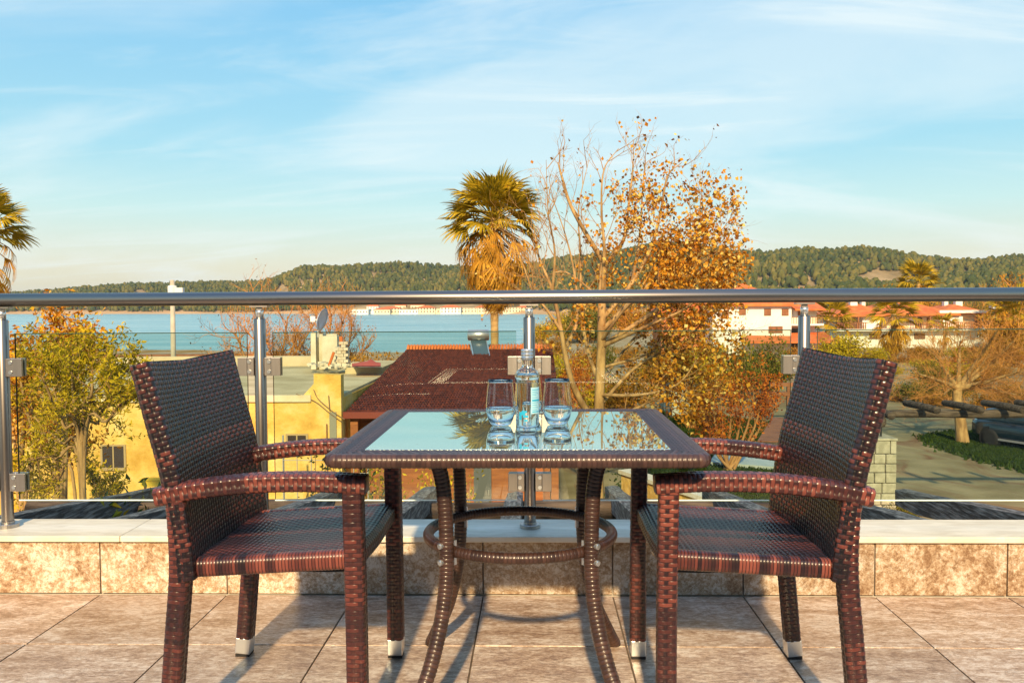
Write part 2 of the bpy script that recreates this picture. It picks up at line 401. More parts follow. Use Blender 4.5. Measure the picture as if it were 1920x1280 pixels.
# ---------------------------------------------------------------- railing
RY = 3.152; RZ = 1.049
rail = thing('glass_railing', 'brushed steel and glass balcony railing along the terrace edge', 'railing', (0, RY, .213))
MB().tube([(-4.2, RY, RZ), (4.3, RY, RZ)], .0245, 32).build('handrail', m_steel, rail, smooth=True)
posts = [float(P(8, 780, RY)[0])-.955, float(P(9, 780, RY)[0]), float(P(490, 780, RY)[0]), float(P(993, 780, RY)[0]), float(P(1507, 700, RY)[0]), float(P(1507, 700, RY)[0])+1.01]
posts = [posts[1]-.93]+posts[1:]
for i, X in enumerate(posts):
    p = MB().lathe([(.0205, .235), (.021, .24), (.021, .974), (.0195, .977)], (X, RY, 0), 28).build('post', m_steel, rail, smooth=True)
    MB().lathe([(.014, .977), (.014, 1.0), (.0135, 1.008)], (X, RY, 0), 20).build('post_pin', m_zinc, p, smooth=True)
    MB().box((X, RY, 1.012), (.020, .014, .012)).box((X, RY, 1.0205), (.066, .034, .006)).build('rail_saddle', m_steel2, p)
    MB().lathe([(.038, .213), (.038, .226), (.036, .2285), (.023, .2285), (.023, .236), (.021, .236)], (X, RY, 0), 28).build('base_flange', m_steel2, p, smooth=False)
    for z in (.803, .381):
        for s in (-1, 1):
            c = MB().box((X+s*.0315, RY-.0105, z), (.024, .012, .066)).box((X+s*.061, RY-.0125, z), (.034, .012, .066)).box((X+s*.046, RY+.012, z), (.06, .012, .066)).build('glass_clamp', m_steel2, rail, bevel=.0012)
            for dz in (-.018, .018):
                MB().tube([(X+s*.036, RY-.0165, z+dz), (X+s*.036, RY-.0195, z+dz)], .0072, 12).tube([(X+s*.036, RY-.0196, z+dz), (X+s*.036, RY-.0199, z+dz)], .003, 6).build('screw', m_zinc, c)
for a, b in zip(posts[:-1], posts[1:]):
    x0, x1, z0, z1 = a+.047, b-.047, .312, .927; y0, y1 = RY-.005, RY+.005
    V = [(x0, y0, z0), (x1, y0, z0), (x1, y1, z0), (x0, y1, z0), (x0, y0, z1), (x1, y0, z1), (x1, y1, z1), (x0, y1, z1)]
    g = MB().add(V, [(0, 1, 5, 4), (2, 3, 7, 6), (3, 2, 1, 0), (4, 5, 6, 7), (1, 2, 6, 5), (3, 0, 4, 7)]).build('glass_panel', m_panel, rail)
    g.data.materials.append(m_edge_light); g.data.materials.append(m_edge_dark)
    g.data.polygons[2].material_index = 1
    for k in (3, 4, 5): g.data.polygons[k].material_index = 2
    MB().bb((x0, y0-.0005, z1-.0028), (x1, y0+.0002, z1+.0006)).build('pane_edge', m_edge_dark, g)
    # pale strip painting in the light caught by the pane's lower edge
    MB().bb((x0, y0-.0006, z0-.0005), (x1, y0+.0002, z0+.0042)).build('pane_edge', m_edge_light, g)

# ---------------------------------------------------------------- armchairs (built facing +X, then placed)
def make_chair():
    ch = thing('wicker_armchair', 'x', 'armchair', (0, 0, 0), 'wicker armchairs at the table')
    w = .255; A = .0011
    # back slab
    path = bez([(-.196, 0, .385), (-.202, 0, .46), (-.225, 0, .62), (-.262, 0, .76), (-.292, 0, .878)], 6)
    bow = lambda p: p + np.stack([(.022*((p[..., 1]/.27)**2)-.012), 0*p[..., 1], .012*((p[..., 1]/.27)**2)*np.clip((p[..., 2]-.6)/.28, 0, 1)], -1)
    d = weave_tube(path, .277, .023, .017, .0165, .0112, .0020, 3, ref=(0, 1, 0), warp=bow, su=5, sv=5, run=3)
    np_mesh('backrest', d[0], d[1], m_wick, ch, np.clip(d[2]*.98-.04, 0, 1))
    # seat
    def S(U, V):
        x = -.195+U; r = np.clip(x-.205, 0, 1)
        z = .425+.024*np.clip((x+.195)/.40, 0, 1.0)-.008*np.cos(V/.46*math.pi*2-math.pi)*.5-.004
        z = z - np.minimum(r, .05)*1.0
        return np.stack([np.minimum(x, .205+.0*x)+np.minimum(r, .012), V-.23+0*U, z], -1)
    d = weave(S, .44, .46, .0135, .0105, .0018, 7, run=4, su=5, sv=5)
    np_mesh('seat', d[0], d[1], m_wick, ch, np.clip(d[2]*.95-.03, 0, 1))
    MB().bb((-.19, -.228, .395), (.2, .228, .408)).build('seat_base', m_black, ch)
    for s in (-1, 1):
        # side rail of the seat, bound round with flat strands
        path = [(-.19+.0385*k, s*.236, .407+.0023*k) for k in range(11)]
        d = weave_tube(path, .019, .0215, .012, .02, .0078, .0013, 11+s, ring=True, su=2, sv=6, run=3)
        np_mesh('side_rail', d[0], d[1], m_wick, ch, np.clip(d[2]*1.25, 0, 1))
        leg = weave_tube(bez([(.213, s*w, .052), (.212, s*w, .3), (.208, s*w, .598)], 8), .0207, .0207, .007, .0215, .0104, .0017, 21+s, run=9, su=6, sv=6)
        o = np_mesh('leg', leg[0], leg[1], m_wick, ch, np.clip(.22+leg[2]*.85, 0, 1))
        MB().box((.213, s*w, .031), (.043, .043, .046)).build('foot_cap', m_zinc, o, bevel=.002)
        MB().box((.213, s*w, .004), (.041, .041, .008)).build('glide', m_black, o)
        pts = bez([(-.232, s*w, .052), (-.214, s*w, .25), (-.200, s*w, .42), (-.206, s*w, .6)], 8)
        leg = weave_tube(pts, .0207, .0207, .007, .0215, .0104, .0017, 31+s, run=9, su=6, sv=6)
        o = np_mesh('leg', leg[0], leg[1], m_wick, ch, np.clip(.14+leg[2]*.8, 0, 1))
        R = np.array(((1, 0, .09), (0, 1, 0), (-.09, 0, 1)))
        MB().box((-.234, s*w, .031), (.043, .043, .046), R).build('foot_cap', m_zinc, o, bevel=.002)
        MB().box((-.236, s*w, .004), (.041, .041, .008)).build('glide', m_black, o)
        pts = bez([(.240, s*w, .609), (.12, s*w, .615), (-.02, s*w, .612), (-.15, s*w, .598), (-.252, s*w, .579)], 8)
        arm = weave_tube(pts, .0245, .0195, .008, .0215, .0104, .0017, 41+s, run=9, su=6, sv=6)
        np_mesh('armrest', arm[0], arm[1], m_wick, ch, np.clip(.26+arm[2]*.85, 0, 1))
    return ch
chair = make_chair()
chair['label'] = 'dark brown wicker armchair on the left of the table'
c2 = copy_tree(chair); c2['label'] = 'dark brown wicker armchair on the right of the table'
chair.location = (-.626, 2.255, 0); chair.rotation_euler = (0, 0, math.radians(-.8))
c2.location = (.510, 2.255, 0); c2.rotation_euler = (0, 0, math.pi+math.radians(.6))

# ---------------------------------------------------------------- table
tb = thing('wicker_table', 'square brown wicker table with a glass top, drinks standing on it', 'table', (-.037, 2.285, 0))
TXc, TYc, TZ, HS = -.041, 2.285, .70, .407
B0 = .066
parts = []
for k in range(4):                                  # four mitred border strips
    a = k*math.pi/2; R = Rz(a)
    def S(U, V, R=R):
        f = V/B0; half = HS-.012-f*(B0-.004)
        x = (U/.776-.5)*2*half; y = -(HS-.012)+f*(B0-.004)
        return np.stack([x, y, 0*x], -1) @ R.T + np.array((TXc, TYc, TZ-.004))
    parts.append(weave(S, .776, B0, .0122, .0095, .0012, 50+k, run=2))
d = cat(*parts); np_mesh('border', d[0], d[1], m_wick2, tb, d[2])
pts = []
cr = .02
for k in range(4):                                   # rounded square loop, starting and ending in the middle of the far side
    R = Rz(k*math.pi/2+math.pi)
    for t in np.linspace(0, HS-cr, 7): pts.append(R @ np.array((t, -HS, 0)))
    for w_ in (22.5, 45, 67.5): pts.append(R @ np.array((HS-cr+cr*math.sin(math.radians(w_)), -HS+cr-cr*math.cos(math.radians(w_)), 0)))
    for t in np.linspace(-HS+cr, 0, 7)[:-1]: pts.append(R @ np.array((HS, t, 0)))
pts.append(pts[0])
d = weave_tube(np.array(pts)+np.array((TXc, TYc, TZ-.016)), .0145, .0145, .0143, .03, .0108, .0016, 60, ref=(0, 0, 1), ring=True, su=5, sv=6, caps=False, run=1)
np_mesh('edge_roll', d[0], d[1], m_wick2, tb, .35+d[2]*.6)
hg = HS-B0+.001
m_ttop = M('table_glass', (.70, .86, .82), rough=.012, metal=.88)
MB().box((TXc, TYc, TZ-.005), (2*hg, 2*hg, .008)).build('glass_top', m_ttop, tb, bevel=.001)
MB().box((TXc, TYc, TZ-.02), (2*HS-.03, 2*HS-.03, .014)).build('underframe', m_black, tb)
leg_prof = [(.36, .682), (.322, .672), (.292, .645), (.276, .60), (.268, .54), (.264, .45), (.266, .36), (.284, .26), (.325, .15), (.385, .055), (.42, .004)]
ringz, ringr = .425, .240
for sx, sy in ((-1, -1), (1, -1), (1, 1), (-1, 1)):
    dx, dy = sx*.66, sy*.75
    pts = bez([(TXc+dx*r, TYc-.005+dy*r, z) for r, z in leg_prof], 5)
    d = weave_tube(pts, .0165, .0165, .0163, .03, .0105, .0019, 70+sx+3*sy, ref=(-dy, dx, 0), ring=True, su=5, sv=6, run=1)
    o = np_mesh('leg', d[0], d[1], m_wick2, tb, .2+d[2]*.6)
    MB().lathe([(.017, .0), (.017, .006)], (TXc+dx*.42, TYc-.005+dy*.42, 0), 12).build('glide', m_black, o)
    for z in (.445, .405):
        c = np.array((TXc+dx*.264, TYc-.005+dy*.264, z)); n = np.array((dx*.75+sx*.15, dy, 0)); n /= np.linalg.norm(n)
        MB().tube([c+n*.014, c+n*.0235, c+n*.025], [.0075, .0075, .005], 10).build('bolt', m_zinc, o, smooth=False)
    c = np.array((TXc+dx*.247, TYc-.005+dy*.247, .42))
    MB().box(c, (.03, .003, .06), Rz(math.atan2(dy, dx))).build('bracket', m_zinc, o)
pts = [(TXc+ringr*math.cos(a), TYc-.01+ringr*math.sin(a), ringz) for a in np.linspace(0, 2*math.pi, 97)]
d = weave_tube(pts, .0125, .0125, .0123, .02, .0098, .0016, 80, ref=(0, 0, 1), ring=True, su=5, sv=6, caps=False, run=1)
np_mesh('foot_ring', d[0], d[1], m_wick2, tb, .2+d[2]*.6)

# ---------------------------------------------------------------- bottle and tumblers
def glassmat(name, c, ior):
    m, t, b = newmat(name); b.inputs['Base Color'].default_value = (*c, 1); b.inputs['Roughness'].default_value = 0
    b.inputs['Transmission Weight'].default_value = 1; b.inputs['IOR'].default_value = ior; return m
m_glass = glassmat('clear_glass', (.985, .995, .995), 1.45); m_water = glassmat('water_in_glass', (.93, .98, .99), 1.33)
def tumbler(x, y, label):
    t = thing('glass_tumbler', label, 'glass', (x, y, TZ), 'water tumblers on the table')
    out = [(0, .0005), (.022, .0005), (.0265, .003), (.0345, .02), (.0392, .042), (.0388, .062), (.036, .09), (.0325, .122)]
    inn = [(.0318, .1222), (.0352, .09), (.038, .062), (.0384, .043), (.0335, .023), (.024, .0125), (0, .011)]
    ob = bez([(r, z, 0) for r, z in out[2:]], 4); ib = bez([(r, z, 0) for r, z in inn], 4)
    MB().lathe([(q[0], q[1]) for q in out[:2]]+[(max(q[0], 0), q[1]) for q in ob]+[(max(q[0], 0), q[1]) for q in ib], (x, y, TZ), 40).build('bowl', m_glass, t, smooth=True)
    wl = [(0, .0112), (.0235, .0127), (.0333, .0232), (.0381, .0405), (.0379, .0475), (.037, .0468), (0, .0466)]
    MB().lathe(wl, (x, y, TZ), 40).build('water', m_water, t, smooth=True)
def table_pt(px, py): return G(px, py, TZ)
q = table_pt(939, 797); tumbler(q[0], q[1], 'short clear tumbler half full of water left of the bottle')
q = table_pt(1045, 795); tumbler(q[0], q[1], 'short clear tumbler half full of water right of the bottle')
q = table_pt(991, 783); tumbler(q[0], q[1], 'short clear tumbler standing behind the bottle, mostly hidden')
q = table_pt(989, 806); bx, by = float(q[0]), float(q[1])
bt = thing('water_bottle', 'small clear glass water bottle with silver cap and blue label', 'bottle', (bx, by, TZ))
prof = bez([(.0, .0005, 0), (.024, .0005, 0), (.0285, .004, 0), (.0295, .012, 0), (.0300, .06, 0), (.0300, .118, 0), (.0305, .124, 0), (.0295, .130, 0), (.0315, .136, 0), (.031, .143, 0), (.0255, .153, 0), (.0165, .160, 0), (.0135, .168, 0), (.0132, .183, 0)], 4)
inn = bez([(.0112, .183, 0), (.0114, .168, 0), (.0145, .161, 0), (.0235, .152, 0), (.0285, .141, 0), (.0275, .118, 0), (.0275, .06, 0), (.027, .014, 0), (.022, .008, 0), (.0, .009, 0)], 4)
MB().lathe([(max(0, q[0]), q[1]) for q in prof]+[(max(0, q[0]), q[1]) for q in inn], (bx, by, TZ), 40).build('bottle_body', m_glass, bt, smooth=True)
MB().lathe([(0, .0095), (.0215, .0095), (.0266, .0155), (.0271, .06), (.0271, .118), (.028, .14), (.026, .1465), (0, .1465)], (bx, by, TZ), 36).build('water', m_water, bt, smooth=True)
MB().lathe([(.0155, .181), (.0158, .187), (.015, .1885), (.0158, .190), (.0158, .196), (.015, .1975), (.0158, .199), (.0158, .205), (.0145, .2075), (0, .2078)], (bx, by, TZ), 32).build('screw_cap', m_zinc, bt, smooth=False)
# printed label: pale blue band on the right of the bottle and a blue swirl low on its back
def wrap_strip(a0, a1, z0, z1, r=.0303, n=8):
    mb = MB(); V = []
    for k in range(n+1):
        a = math.radians(a0+(a1-a0)*k/n); V += [(bx+r*math.cos(a), by+r*math.sin(a), TZ+z0), (bx+r*math.cos(a), by+r*math.sin(a), TZ+z1)]
    for k in range(n+1):
        a = math.radians(a0+(a1-a0)*k/n); V += [(bx+(r+.0003)*math.cos(a), by+(r+.0003)*math.sin(a), TZ+z0), (bx+(r+.0003)*math.cos(a), by+(r+.0003)*math.sin(a), TZ+z1)]
    o = 2*(n+1)
    return mb.add(V, [(2*k+1+o, 2*k+o, 2*k+2+o, 2*k+3+o) for k in range(n)]+[(2*k, 2*k+1, 2*k+3, 2*k+2) for k in range(n)])
m_lab = M('label_pale_blue', (.42, .74, .86), rough=.5); m_ink = M('label_blue_ink', (.02, .42, .68), rough=.5)
lab = wrap_strip(-72, -8, .045, .112).build('label', m_lab, bt)
ink = MB()
for k, z in enumerate((.106, .101, .0965, .092, .086, .079, .073, .067, .061, .055, .050)):
    w_ = (.0009, .0006, .0006, .0006, .0006, .0022, .0006, .0006, .0006, .0006, .0012)[k]
    s_ = wrap_strip(-66, -66+(50, 30, 38, 26, 34, 52, 40, 28, 36, 30, 46)[k], z-w_, z+w_, .0306); ink.add(s_.v, s_.f)
ink.build('print', m_ink, lab)
sw = MB()
for a0, a1, z0, z1 in ((-118, -92, .048, .053), (-125, -100, .042, .048), (-112, -85, .036, .0415), (-132, -118, .030, .05), (-104, -88, .026, .031)):
    s_ = wrap_strip(a0, a1, z0, z1, .0303); sw.add(s_.v, s_.f)
sw.build('emblem', m_ink, bt)

# ================================================================= LAND, SEA, HILLS
GZ = -3.6                                           # courtyard level
SEA = -8.0
def sstep(a, b, x): t = np.clip((x-a)/(b-a), 0, 1); return t*t*(3-2*t)
def vnoise(x, y, s, seed=0):
    """cheap smooth value noise for relief"""
    x = np.asarray(x, float)/s; y = np.asarray(y, float)/s
    xi, yi = np.floor(x).astype(np.int64), np.floor(y).astype(np.int64); fx, fy = x-xi, y-yi
    fx, fy = fx*fx*(3-2*fx), fy*fy*(3-2*fy)
    def h(i, j):
        n = (i*374761393 + j*668265263 + seed*974711) & 0x7fffffff
        n = ((n ^ (n >> 13))*1274126177) & 0x7fffffff
        return ((n ^ (n >> 16)) & 0xffff)/65535.0
    return (h(xi, yi)*(1-fx)+h(xi+1, yi)*fx)*(1-fy)+(h(xi, yi+1)*(1-fx)+h(xi+1, yi+1)*fx)*fy
def land_z(X, Y):
    b = X/np.maximum(Y, 1.0)
    shore = 178 + 900*sstep(-.028, .10, b) + 2600*sstep(.06, .2, b) + 8*np.sin(X/23.0)
    s = sstep(38, 1, 0*Y) if False else np.clip((Y-40)/np.maximum(shore-40, 1), 0, 1.6)
    z = GZ - 4.35*sstep(0, 1, s) - 3.0*np.clip(s-1, 0, .6)
    right = sstep(.02, .12, b)*sstep(45, 120, Y)
    z = z*(1-right) + right*(GZ - 1.2*sstep(120, 500, Y))
    return z + (vnoise(X, Y, 9, 3)-.5)*.16*sstep(12, 40, Y)
ys = np.concatenate([np.linspace(3.26, 60, 120), np.geomspace(61, 1500, 130)])
bs = np.linspace(-1.0, 1.0, 170)
YY, BB = np.meshgrid(ys, bs, indexing='ij'); XX = BB*(YY+4)
ZZ = land_z(XX, YY)
m_land, t_, b_ = newmat('sandy_earth')
def land_nodes():
    L = t_.links.new; nn = t_.nodes.new
    co = nn('ShaderNodeTexCoord')
    def noise(scale, stretch, detail, rot=0, dist=0.0):
        mp = nn('ShaderNodeMapping'); mp.inputs['Scale'].default_value = stretch; mp.inputs['Rotation'].default_value = (0, 0, rot)
        L(co.outputs['Object'], mp.inputs[0])
        n = nn('ShaderNodeTexNoise'); n.inputs['Scale'].default_value = scale; n.inputs['Detail'].default_value = detail; n.inputs['Distortion'].default_value = dist
        L(mp.outputs[0], n.inputs[0]); return n.outputs[0]
    def ramp(src, *st):
        r = nn('ShaderNodeValToRGB'); e = r.color_ramp.elements
        e[0].position, e[0].color = st[0][0], (*st[0][1], 1); e[1].position, e[1].color = st[-1][0], (*st[-1][1], 1)
        for p, c in st[1:-1]: e.new(p).color = (*c, 1)
        L(src, r.inputs[0]); return r.outputs[0]
    def mix(f, a, b):
        m = nn('ShaderNodeMix'); m.data_type = 'RGBA'; L(f, m.inputs[0]); L(a, m.inputs[6]); L(b, m.inputs[7]); return m.outputs[2]
    grey = ramp(noise(.55, (1, 1, 1), 8), (.3, (.17, .135, .065)), (.5, (.265, .22, .115)), (.7, (.37, .305, .165)))
    sb = nn('ShaderNodeVectorMath'); sb.operation = 'SUBTRACT'; L(co.outputs['Object'], sb.inputs[0]); sb.inputs[1].default_value = (17.5, 26.0, GZ)
    s3 = nn('ShaderNodeSeparateXYZ'); L(sb.outputs[0], s3.inputs[0])
    at2 = nn('ShaderNodeMath'); at2.operation = 'ARCTAN2'; L(s3.outputs[1], at2.inputs[0]); L(s3.outputs[0], at2.inputs[1])
    ln = nn('ShaderNodeVectorMath'); ln.operation = 'LENGTH'; L(sb.outputs[0], ln.inputs[0])
    wob = nn('ShaderNodeMath'); wob.operation = 'MULTIPLY_ADD'; L(noise(.12, (1, 1, 1), 3), wob.inputs[0]); wob.inputs[1].default_value = 7.0; L(ln.outputs['Value'], wob.inputs[2])
    cb = nn('ShaderNodeCombineXYZ'); L(wob.outputs[0], cb.inputs[0]); L(at2.outputs[0], cb.inputs[1])
    mpt = nn('ShaderNodeMapping'); mpt.inputs['Scale'].default_value = (1.5, 1.1, 1); L(cb.outputs[0], mpt.inputs[0])
    tn_ = nn('ShaderNodeTexNoise'); tn_.inputs['Scale'].default_value = 1.0; tn_.inputs['Detail'].default_value = 7; tn_.inputs['Roughness'].default_value = .62; L(mpt.outputs[0], tn_.inputs[0])
    track = tn_.outputs[0]
    tr = ramp(track, (.50, (0, 0, 0)), (.64, (.9, .9, .9)))
    red = ramp(noise(3, (1, 1, 1), 4), (.3, (.15, .07, .035)), (.7, (.23, .115, .06)))
    near = mix(tr, grey, red)
    pebble = ramp(noise(9, (1, 1, 1), 5), (.42, (0, 0, 0)), (.75, (1, 1, 1)))
    # beach sand and dry grass farther out
    sand = ramp(noise(.12, (1, .5, 1), 6), (.38, (.36, .27, .15)), (.5, (.46, .36, .24)), (.62, (.33, .20, .07)))
    sx = nn('ShaderNodeSeparateXYZ'); L(co.outputs['Object'], sx.inputs[0])
    mr = nn('ShaderNodeMapRange'); mr.inputs[1].default_value = 36; mr.inputs[2].default_value = 70; L(sx.outputs[1], mr.inputs[0])
    c = mix(mr.outputs[0], near, sand)
    L(c, b_.inputs['Base Color']); b_.inputs['Roughness'].default_value = .95; b_.inputs['Specular IOR Level'].default_value = .05
    bp = nn('ShaderNodeBump'); bp.inputs['Strength'].default_value = .5; bp.inputs['Distance'].default_value = .05
    L(noise(2.2, (1, 1, 1), 8), bp.inputs['Height']); L(bp.outputs[0], b_.inputs['Normal'])
land_nodes()
np_mesh('ground', np.stack([XX, YY, ZZ], -1).reshape(-1, 3), grid_faces(len(ys), len(bs), False)[:, ::-1], m_land, kind='structure')

m_sea, t_, b_ = newmat('sea_water')
b_.inputs['Base Color'].default_value = (.055, .30, .36, 1); b_.inputs['Roughness'].default_value = .22; b_.inputs['IOR'].default_value = 1.33; b_.inputs['Specular IOR Level'].default_value = .35
co = t_.nodes.new('ShaderNodeTexCoord'); mp = t_.nodes.new('ShaderNodeMapping'); mp.inputs['Scale'].default_value = (.012, .05, 1); t_.links.new(co.outputs['Object'], mp.inputs[0])
n_ = t_.nodes.new('ShaderNodeTexNoise'); n_.inputs['Scale'].default_value = 1; n_.inputs['Detail'].default_value = 6; t_.links.new(mp.outputs[0], n_.inputs[0])
r_ = t_.nodes.new('ShaderNodeValToRGB'); r_.color_ramp.elements[0].position = .35; r_.color_ramp.elements[0].color = (.13, .36, .42, 1); r_.color_ramp.elements[1].position = .7; r_.color_ramp.elements[1].color = (.36, .56, .58, 1)
t_.links.new(n_.outputs[0], r_.inputs[0]); t_.links.new(r_.outputs[0], b_.inputs['Base Color'])
mp2 = t_.nodes.new('ShaderNodeMapping'); mp2.inputs['Scale'].default_value = (.25, .6, 1); t_.links.new(co.outputs['Object'], mp2.inputs[0])
n2 = t_.nodes.new('ShaderNodeTexNoise'); n2.inputs['Scale'].default_value = 1.5; n2.inputs['Detail'].default_value = 6; t_.links.new(mp2.outputs[0], n2.inputs[0])
bp = t_.nodes.new('ShaderNodeBump'); bp.inputs['Strength'].default_value = .9; bp.inputs['Distance'].default_value = .5
t_.links.new(n2.outputs[0], bp.inputs['Height']); t_.links.new(bp.outputs[0], b_.inputs['Normal'])
MB().add([(-3500, 100, SEA), (3500, 100, SEA), (3500, 4000, SEA), (-3500, 4000, SEA)], [(0, 1, 2, 3)]).build('sea', m_sea, kind='structure')

# wooded hills: skyline given as (photo x, photo y of the tree tops)
SK = np.array([(-900, 560), (-400, 556), (0, 549), (60, 547), (130, 542), (230, 534), (330, 531), (400, 525), (470, 527), (520, 519), (560, 506), (600, 503), (680, 500), (720, 498), (800, 503), (860, 503),
               (900, 506), (960, 503), (1000, 500), (1060, 490), (1100, 486), (1180, 479), (1260, 472), (1340, 467), (1400, 470), (1450, 472), (1500, 468), (1560, 470), (1620, 467), (1700, 479), (1740, 484), (1800, 489),
               (1830, 487), (1880, 478), (1920, 476), (2000, 470), (2300, 462), (2700, 470)], float)
def px_x(px, Y): return float(P(px, 572, Y)[0])
pxs = np.linspace(-900, 2700, 460)
def smooth1(a, k=5):
    for _ in range(k): a = np.convolve(np.r_[a[0], a, a[-1]], (.25, .5, .25), 'valid')
    return a
sky_y = smooth1(np.interp(pxs, SK[:, 0], SK[:, 1]), 3)
def hill_params(px):
    near = np.interp(px, (-900, 0, 640, 990, 1060, 1300, 2700), (1350, 1300, 1020, 905, 760, 640, 640))
    ridge = near + np.interp(px, (-900, 600, 1000, 1300, 2700), (420, 480, 480, 520, 520))
    return near, ridge
near, ridge = hill_params(pxs)
nS = 60
HV = np.zeros((nS, len(pxs), 3)); 
for j, px in enumerate(pxs):
    Yr = ridge[j]; pt = P(px, sky_y[j], Yr); ztop = pt[2]-8.5
    dirx = P(px, 572, 1.0)[0]
    for i in range(nS):
        s = i/(nS-1)*1.5
        Y = near[j] + (Yr-near[j])*s
        HV[i, j] = (dirx*Y, Y, 0)
        e = s if s <= 1 else 1-(s-1)*1.3
        HV[i, j, 2] = ztop*0 + SEA - 1 + (ztop-(SEA-1))*(e**.85 if e > 0 else 0)
nz = (vnoise(HV[..., 0], HV[..., 1], 170, 5)-.5)*46 + (vnoise(HV[..., 0], HV[..., 1], 70, 9)-.5)*22
sgrid = np.linspace(0, 1.5, nS)[:, None]
HV[..., 2] += nz*np.sin(np.clip(sgrid, 0, 1)*math.pi)**.8*np.interp(pxs, (-900, 300, 700), (.35, .5, 1))[None, :]
# shoreline lip: a low pale bank before the woods
HV[..., 2] = np.where(sgrid < .02, SEA-1, np.maximum(HV[..., 2], SEA+1.2+2.5*vnoise(HV[..., 0], HV[..., 1], 60, 2)))
m_hill = M('hill_soil', (.13, .10, .045), (.40, .29, .15), rough=1, scale=.02, spec=.1)
hill_n, hill_t, hill_b = m_hill, m_hill.node_tree, m_hill.node_tree.nodes['Principled BSDF']
co = hill_t.nodes.new('ShaderNodeTexCoord'); sx = hill_t.nodes.new('ShaderNodeSeparateXYZ'); hill_t.links.new(co.outputs['Object'], sx.inputs[0])
mr = hill_t.nodes.new('ShaderNodeMapRange'); mr.inputs[1].default_value = -2.5; mr.inputs[2].default_value = -4.0; hill_t.links.new(sx.outputs[2], mr.inputs[0])
mx = hill_t.nodes.new('ShaderNodeMix'); mx.data_type = 'RGBA'; hill_t.links.new(mr.outputs[0], mx.inputs[0])
old = hill_b.inputs['Base Color'].links[0].from_socket; hill_t.links.new(old, mx.inputs[6]); mx.inputs[7].default_value = (.50, .33, .17, 1); hill_t.links.new(mx.outputs[2], hill_b.inputs['Base Color'])
np_mesh('hills', HV.reshape(-1, 3), grid_faces(nS, len(pxs), False)[:, ::-1], m_hill, kind='structure')

# the pine woods on them: thousands of separate crowns, joined
def hill_at(px, s):
    j = np.interp(px, pxs, np.arange(len(pxs))); i = s/1.5*(nS-1)
    j0 = np.clip(j.astype(int), 0, len(pxs)-2); i0 = np.clip(i.astype(int), 0, nS-2); fj, fi = (j-j0)[:, None], (i-i0)[:, None]
    return (HV[i0, j0]*(1-fj)+HV[i0, j0+1]*fj)*(1-fi)+(HV[i0+1, j0]*(1-fj)+HV[i0+1, j0+1]*fj)*fi
rng = np.random.default_rng(4)
nT = 30000
tp = rng.uniform(-260, 2180, nT); ts = rng.uniform(.035, 1.12, nT)**.9
clear = [(1668, .62, 62, .10), (1500, .36, 75, .07), (1755, .55, 26, .06), (262, .45, 10, .12), (530, .40, 14, .08), (1400, .20, 60, .05)]
keep = np.ones(nT, bool)
for cpx, cs, wx, ws in clear: keep &= ((tp-cpx)/wx)**2+((ts-cs)/ws)**2 > 1
keep &= ~((tp > 640) & (tp < 1000) & (ts < .16))
keep &= ~((ts < .06) & (rng.random(nT) < .6))
tp, ts = tp[keep], ts[keep]; base_ = hill_at(tp, ts); nT = len(tp)
hgt = rng.uniform(4.2, 10.5, nT)*(.8+.4*vnoise(base_[:, 0], base_[:, 1], 55, 6))*np.where(rng.random(nT) < .15, 1.2, 1.0); wid = hgt*rng.uniform(.26, .46, nT)
prof = [(.14, .62), (.42, 1.0), (.72, .84), (.92, .42)]; kk = 6
V = np.zeros((nT, len(prof)*kk+2, 3))
for a, (h, r) in enumerate(prof):
    for k in range(kk):
        w_ = 2*math.pi*k/kk + rng.uniform(-.3, .3, nT)+a*.5
        rr = wid*r*rng.uniform(.65, 1.3, nT)
        V[:, a*kk+k] = base_ + np.stack([rr*np.cos(w_), rr*np.sin(w_), hgt*(h+rng.uniform(-.06, .06, nT))], -1)
V[:, -2] = base_ + np.stack([0*hgt, 0*hgt, hgt*.08], -1); V[:, -1] = base_+np.stack([rng.normal(0, .3, nT), 0*hgt, hgt], -1)
fc = [(a*kk+k, a*kk+(k+1) % kk, (a+1)*kk+(k+1) % kk, (a+1)*kk+k) for a in range(len(prof)-1) for k in range(kk)]
tri = []
for q in fc: tri += [(q[0], q[1], q[2]), (q[0], q[2], q[3])]
tri += [((len(prof)-1)*kk+k, (len(prof)-1)*kk+(k+1) % kk, len(prof)*kk+1) for k in range(kk)]
tri = np.array(tri); nvt = V.shape[1]
Q = (tri[None]+(np.arange(nT)*nvt)[:, None, None]).reshape(-1, 3)
WOODTOP = float(V[..., 2].max())
tone = np.repeat(np.clip(rng.random(nT)*.75+.25*(vnoise(base_[:, 0], base_[:, 1], 120, 8)), 0, 1), nvt)
m_pine = tone_mat('pine_foliage', [(.030, .052, .020), (.062, .078, .022), (.115, .112, .028), (.19, .155, .04)], rough=.9, spec=.1)
np_mesh('pine_woods', V.reshape(-1, 3), Q, m_pine, tone=tone, kind='stuff', label='dense green pine woods covering the distant hills')
o = bpy.data.objects['pine_woods']; o['category'] = 'woods'

